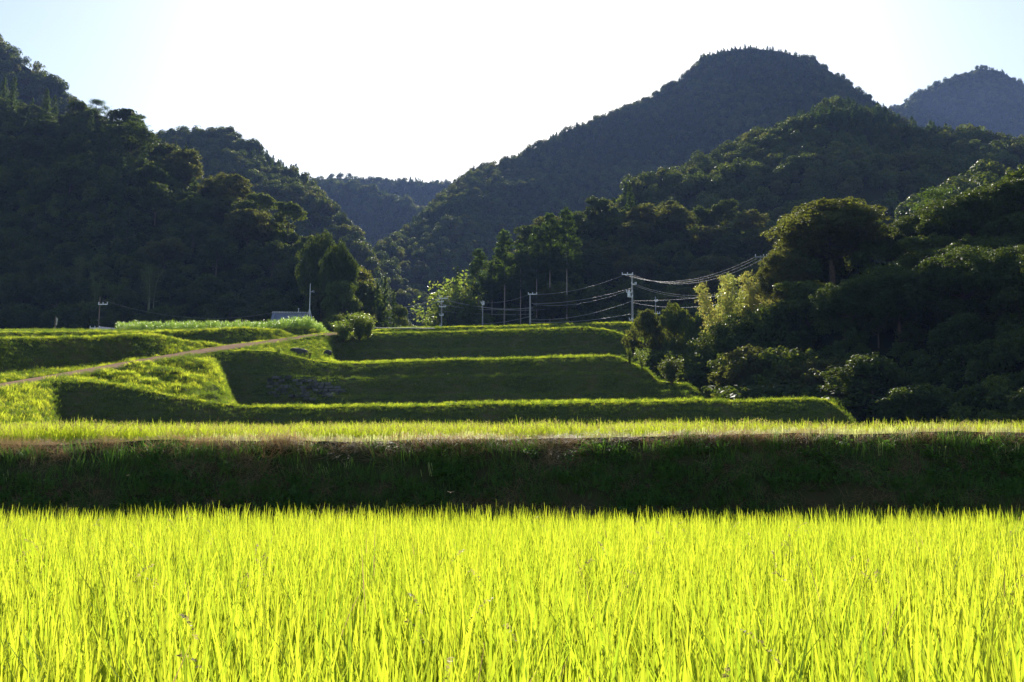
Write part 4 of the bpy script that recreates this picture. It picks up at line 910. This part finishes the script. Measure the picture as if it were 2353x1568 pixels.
for j in range(9):
    z = 9.1 + j * .36; x = xa + random.uniform(0, .3)
    while x < xb:
        w = random.uniform(.35, .75); t = (x - xa) / (xb - xa)
        if z < 12.0 - 1.6 * max(0, t - .1) ** 1.2 and z > 9.0 + 1.6 * abs(t - .55) ** 1.5 * (1 if t > .55 else .6) and ns < 200 and random.random() < (.85 if t > .5 else .5):
            y = bank_y(x + w / 2, z)
            s = mobj('stone', random.choice(sts), wall); s.location = Vector((x + w / 2, y - .12 + random.uniform(-.12, .08), z)) - wall.location
            s.scale = (w * .97, .7, .36 * random.uniform(.8, 1.05)); s.rotation_euler = (random.uniform(-.1, .1), random.uniform(-.12, .12), random.uniform(-.15, .15)); ns += 1
        x += w
# dark rocks by the upper slope
for u_, v_, D, sc, lab in [(690, 803, 116.5, (1.9, 1.0, .8), 'long dark flat rock on the yellow slope under the road'), (754, 805, 118, (.9, .7, .6), 'small dark rock right of the long flat one')]:
    p = P(u_, v_, D); r_ = np.random.RandomState(int(u_)); mb = MB(); ring = [[Vector((math.cos(a) * rr_ * r_.uniform(.75, 1.15), math.sin(a) * rr_ * r_.uniform(.8, 1.1), zz)) for a in np.linspace(0, 2 * PI, 9)[:-1]] for rr_, zz in ((.52, -.5), (.58, .0), (.46, .32), (.22, .46))]
    mb.add([v for g in ring for v in g], [(j * 8 + i, j * 8 + (i + 1) % 8, j * 8 + 8 + (i + 1) % 8, j * 8 + 8 + i) for j in range(3) for i in range(8)] + [tuple(range(24, 32))])
    o = mb.build('rock', M['stone_dark']); o.location = p - np.array([0, 0, .25]); o.scale = sc; o.rotation_euler = (.1, .12, .4); tag(o, lab, 'rock')

# ------------------------------------------------------------------ house roof, mast, poles, cables
hx = P(661, 750, 180)[0]
house = empty('farm_house', (hx, 180, 22.4), math.radians(4))
tag(house, 'small farmhouse with a blue grey tiled roof behind the tall crop', 'house')
zr_ = zof(716, 180) - 22.4; W = 6.3; ze = zr_ - 2.6
mb = MB(); mb.box((0, 2.6, ze / 2 - .3), (W - .9, 4.6, ze + .2)); mb.build('wall', M['plaster'], house)
for sgn, nm in ((-1, 0), (1, 1)):
    mb = MB(); L = 3.5
    a = Vector((-W / 2, 2.6, zr_)); 
    ang = math.atan2(2.6, 3.2)
    Mx = Matrix.Rotation(ang * (1 if sgn < 0 else -1), 3, 'X')
    c = Vector((0, 2.6 + sgn * 1.6, zr_ - 1.3)); ln = math.hypot(3.2, 2.6)
    mb.box(c, (W, ln, .10), Mx)
    rf = mb.build('roof', M['roof_tile'], house)
    mt = MB()
    for k in range(23):
        xx = -W / 2 + .14 + k * (W - .28) / 22
        for j in range(9):
            yy = -ln / 2 + (j + .5) * ln / 9
            mt.box(c + Mx @ Vector((xx, yy, .085 + .012 * (j % 2))), (.15, ln / 9 + .02, .07), Mx @ Matrix.Rotation(.03, 3, 'X'))
    t_ = mt.build('roof_tile', M['roof_tile'], rf); t_['kind'] = 'stuff'
mb = MB(); mb.box((0, 2.6, zr_ + .08), (W + .1, .34, .24)); rb = mb.build('ridge', M['roof_tile'], house)
mr = MB(); mr.tube([(0, -.26, 0), (0, .26, 0)], .10, 8); rtm = mr.mesh('ridge_tile', M['ridge_tile'])
for k in range(22):
    o = mobj('ridge_tile', rtm, rb); o.location = (-W / 2 + .1 + k * (W - .2) / 21, 2.6, zr_ + .25)
for sx in (-1, 1):
    mb = MB(); mb.tube([(sx * (W / 2 - .55), 2.45, zr_ + .1), (sx * (W / 2 - .45), .9, zr_ - 1.15), (sx * (W / 2 - .4), -.45, zr_ - 2.3)], [.16, .16, .18], 8); mb.build('verge_ridge', M['roof_tile'], house)
mb = MB(); mb.tube([(1.4, 3.2, zr_ - .5), (1.4, 3.2, zr_ + 1.0)], .06, 6); mb.box((1.4, 3.2, zr_ + 1.03), (.3, .1, .06)); mb.build('vent_pipe', M['steel'], house)
mb = MB(); mb.box((-1.2, .27, 1.6), (1.6, .06, 1.1)); wf = mb.build('window', M['wood'], house)
mb = MB(); mb.box((-1.2, .23, 1.6), (1.4, .02, .9)); mb.build('pane', M['glass'], wf)
# second roof, low at the left
h2 = empty('shed', tuple(P(242, 765, 150)), math.radians(-8)); tag(h2, 'low shed with a slanting grey metal roof beside the left utility pole', 'shed')
mb = MB(); mb.box((0, 0, -.6), (2.2, 1.6, 1.5)); mb.build('wall', M['wood'], h2)
mb = MB(); Mx = Matrix.Rotation(.3, 3, 'X') @ Matrix.Rotation(.12, 3, 'Y'); mb.box((0, -.1, .55), (2.7, 2.1, .06), Mx); rf2 = mb.build('roof', M['roof_tile'], h2)
for k in range(9):
    mb = MB(); mb.box(Vector((0, -.1, .6)) + Mx @ Vector((-1.2 + k * .3, 0, .03)), (.05, 2.1, .05), Mx); mb.build('roof_rib', M['ridge_tile'], rf2)
# loudspeaker mast on a tripod
mp = P(711, 735, 172); zt = zof(652, 172); zm = zof(706, 172); zb_ = 22.6
mast = empty('loudspeaker_mast', (mp[0], 172, zb_)); tag(mast, 'thin steel mast on a three legged frame beside the farmhouse', 'mast')
mb = MB(); mb.tube([(0, 0, 0), (0, 0, zm - zb_), (0, 0, zt - zb_)], [.09, .08, .05], 8); mb.build('pole', M['steel'], mast)
for a in (200, 340, 90):
    mb = MB(); a = math.radians(a); mb.tube([(math.cos(a) * 1.7, math.sin(a) * 1.7, 0), (0, 0, zm - zb_ - .2)], [.06, .06], 6); mb.build('leg', M['steel'], mast)
mb = MB(); mb.tube([(0, 0, zof(671, 172) - zb_), (.45, 0, zof(671, 172) - zb_)], [.04, .04], 6); mb.tube([(.25, -.1, zof(671, 172) - zb_), (.7, -.25, zof(671, 172) - zb_)], [.07, .24], 10); mb.build('loudspeaker', M['steel'], mast)

cables = []
def insulators(parent, pts):
    for x, y, z in pts:
        mb = MB(); mb.tube([(x, y, z), (x, y, z + .10), (x, y, z + .11), (x, y, z + .30)], [.04, .04, .085, .05], 8); mb.build('insulator', M['porcelain'], parent)
def pole(kind, u, vt, D, lab, cat='utility pole', arms=(), rad=.17, zb=22.0, can=None, mat='concrete', rz=0):
    p = P(u, vt, D); h = p[2] - zb
    r = empty(kind, (p[0], D, zb), rz); tag(r, lab, cat)
    mb = MB(); mb.tube([(0, 0, -.5), (0, 0, h)], [rad, rad * .68], 12); mb.build('shaft', M[mat], r)
    for (dv, L, xo) in arms:
        z = h - dv; mb = MB(); mb.box((xo, -.2, z), (L, .10, .12)); mb.build('crossarm', M['steel'], r)
        insulators(r, [(xo + L * f, -.2, z + .06) for f in (-.45, 0.0 if abs(xo) > .3 else .2, .45)])
    if can:
        mb = MB(); x, z = can; mb.tube([(x, -.1, h - z - .45), (x, -.1, h - z - .4), (x, -.1, h - z + .4), (x, -.1, h - z + .45)], [.22, .28, .28, .22], 12); mb.build('transformer', M['steel'], r)
        insulators(r, [(x - .12, -.1, h - z + .45), (x + .12, -.1, h - z + .45)])
    for k in range(7):
        mb = MB(); mb.tube([(-.28 if k % 2 else 0, 0, 1.8 + k * .45), (0 if k % 2 else .28, 0, 1.8 + k * .45)], .015, 4); mb.build('step_bolt', M['steel'], r)
    return r
pm = pole('utility_pole', 1452, 628, 165, 'tallest concrete pole with transformer beside the golden edged shrubs', arms=[(.25, 1.9, -.75), (1.9, .8, .3), (3.2, 1.0, -.5), (4.0, .8, -.35), (7.8, .6, -.3)], can=(-.55, 3.6), rad=.22)
pa = pole('utility_pole', 1218, 675, 185, 'concrete pole with one crossarm second from the tallest pole', arms=[(.15, 1.7, .45)], rad=.2, zb=23)
pb = pole('utility_pole', 1109, 690, 200, 'short concrete pole without long crossarm between two others', arms=[(.6, .7, 0), (.95, .5, .1)], rad=.17, zb=23.5)
pc = pole('utility_pole', 1015, 684, 200, 'pole crowded with insulators in front of the pale lit shrubs', arms=[(.2, 1.8, .3), (.9, 1.2, -.2), (1.9, 1.4, .2), (3.6, .8, 0)], can=(-.2, 6.2), rad=.2, zb=23.5)
pd = pole('utility_pole', 1748, 588, 128, 'high pole with a wide crossarm rising behind the golden bamboo', arms=[(.2, 1.6, 0), (1.0, 1.0, .6)], rad=.17, zb=8)
pe = pole('utility_pole', 1816 - 0 * 1, 690, 190, 'pole hidden behind the near wood', arms=[(.3, 1.2, 0)], rad=.17, zb=20) if False else None
pf = pole('utility_pole', 1506, 682, 188, 'small thin pole seen between the tallest pole and the bamboo', arms=[(.9, .5, .1), (3.2, 1.6, 0)], rad=.12, zb=24)
pg = pole('utility_pole', 230, 683, 160, 'dim pole with tilted crossarms in front of the dark left hill', arms=[(1.2, 1.5, .6), (5.0, 1.6, -.5), (5.6, 1.2, .6), (6.3, 1.0, .6)], rad=.10, zb=21.6, mat='wood')
ph = P(128, 727, 140)
post = empty('wooden_post', (ph[0], 140, 20.6)); tag(post, 'wooden post with a hanging tattered cloth at the far left of the terraces', 'post')
mb = MB(); mb.tube([(0, 0, -.3), (.03, 0, ph[2] - 20.6)], [.10, .08], 8); mb.build('shaft', M['wood'], post)
V_ = []; 
for i in range(7):
    for j in range(4): V_.append((.05 + .10 * j * (1 - .08 * i) + .03 * math.sin(i * 1.3 + j), .05 * math.sin(i * 1.7 + j * 2), ph[2] - 20.6 - .1 - .16 * i - .10 * j))
mobj('cloth', mk('cloth', V_, [(i * 4 + j, i * 4 + j + 1, i * 4 + j + 5, i * 4 + j + 4) for i in range(6) for j in range(3)], mats=[M['cloth']], smooth=True), post)

def wire(a, b, sag, lab, rad=.022, grp='overhead cables strung between the utility poles'):
    a, b = Vector(a), Vector(b); mb = MB(); n = 180
    mb.tube([a.lerp(b, t) - Vector((0, 0, 4 * sag * t * (1 - t))) for t in np.linspace(0, 1, n)], rad, 8)
    o = mb.build('overhead_cable', M['cable'], None, True); tag(o, lab, 'cable', grp)
W_ = lambda u, v, D: tuple(P(u, v, D))
for k, dv in enumerate((0, 2, 5)):
    wire(W_(1432 + 10 * k, 631, 165), W_(1737 + k * 6, 590 + dv * 1.4, 128), 2.1 + .1 * k, ['upper', 'middle', 'lower'][k] + ' of the three bright cables swinging up to the high pole', .022)
wire(W_(1432, 633, 165), W_(1228, 677, 185), .8, 'top cable from the tallest pole down to the single crossarm pole', .03)
wire(W_(1455, 652, 165), W_(1800, 630, 150), 2.6, 'upper thin slack cable right of the tallest pole', 0.024)
wire(W_(1455, 655, 165), W_(1800, 634, 150), 2.7, 'second thin slack cable right of the tallest pole', 0.024)
wire(W_(1455, 692, 165), W_(1780, 660, 140), .5, 'thick bright cable leaving the middle of the tallest pole', .028)
wire(W_(1455, 696, 165), W_(1780, 664, 140), 1.6, 'thickest bright cable leaving the tallest pole just above the shrubs', .034)
wire(W_(1452, 662, 165), W_(1222, 698, 185), .7, 'second cable between the tallest pole and the single crossarm pole', 0.033)
wire(W_(1450, 665, 165), W_(1226, 700, 185), 1.1, 'twisted cable with small clips below the second one', .03)
wire(W_(1450, 693, 165), W_(1220, 735, 185), .9, 'long slanting cable from the tallest pole to the foot of the crossarm pole', .035)
wire(W_(1450, 722, 165), W_(1216, 741, 185), .5, 'lowest cable just above the top terrace grass', .035)
wire(W_(1216, 677, 185), W_(1111, 696, 200), .5, 'thin cable between the crossarm pole and the short pole', 0.027)
wire(W_(1216, 728, 185), W_(1100, 745, 200), .3, 'low cable from the crossarm pole toward the short pole', 0.033)
wire(W_(1020, 687, 200), W_(1370, 690, 205), 2.2, 'bright cable passing behind both middle poles', .035)
wire(W_(1020, 690, 200), W_(1290, 702, 205), 1.2, 'lower bright cable passing behind both middle poles', .03)
wire(W_(1017, 700, 200), W_(1225, 706, 205), .8, 'third cable passing behind the short pole', 0.039)
wire(W_(1020, 716, 200), W_(1225, 722, 205), .3, 'low cable passing behind the short pole', 0.030)
wire(W_(1012, 684, 200), W_(780, 705, 190), 1.4, 'upper cable running left from the crowded pole toward the left hill', 0.033)
wire(W_(1012, 689, 200), W_(790, 722, 190), 1.6, 'middle cable running left from the crowded pole', .03)
wire(W_(1012, 690, 200), W_(790, 724, 190), 1.9, 'third cable running left from the crowded pole', 0.033)
wire(W_(1012, 716, 200), W_(780, 738, 190), 1.2, 'faint low cable running left from the crowded pole', 0.022)
wire(W_(860, 754, 146), W_(1000, 755, 150), .0, 'horizontal rail like cable above the end of the top terrace', .06)
wire(W_(235, 690, 160), W_(640, 716, 178), 2.0, 'faint cable in front of the dark left hill', 0.012)

# dragonflies over the fields
def dragonfly(u, v, D, lab):
    p = P(u, v, D); r = empty('dragonfly', tuple(p), random.uniform(0, 3)); tag(r, lab, 'dragonfly')
    mb = MB(); mb.tube([(-.045, 0, 0), (-.01, 0, .002), (.012, 0, .004), (.022, 0, .003)], [.0025, .003, .006, .004], 6); mb.build('body', M['bird'], r)
    for sx in (-.004, .008):
        for sy in (-1, 1):
            mb = MB(); mb.add([(sx, 0, .006), (sx + .006, sy * .02, .010), (sx + .003, sy * .042, .012), (sx - .006, sy * .038, .012), (sx - .006, sy * .01, .008)], [(0, 1, 2, 3, 4)]); mb.build('wing', M['bird'], r)
for u, v, D, lab in [(292, 1094, 12, 'dragonfly hovering before the left part of the front bank'), (1036, 1133, 9, 'dragonfly hovering low before the middle of the front bank'), (1937, 948, 14, 'dragonfly above the end of the third terrace rim'), (2340, 898, 13, 'dragonfly before the dark wood near the picture edge')]:
    dragonfly(u, v, D, lab)

# ------------------------------------------------------------------ haze
hz = MB(); hz.box((0, 800, 248), (3200, 1700, 500))
mh, nt, N, L = nodes('haze'); N.remove(N['Principled BSDF']); pv = N.new('ShaderNodeVolumePrincipled')
pv.inputs['Color'].default_value = (.34, .50, 1.0, 1); pv.inputs['Density'].default_value = .00011; pv.inputs['Anisotropy'].default_value = .1
L.new(pv.outputs[0], N['Material Output'].inputs['Volume'])
mh.cycles.volume_sampling = 'DISTANCE'; mh.cycles.homogeneous_volume = True
ho = hz.build('haze', mh); tag(ho, kind='stuff')
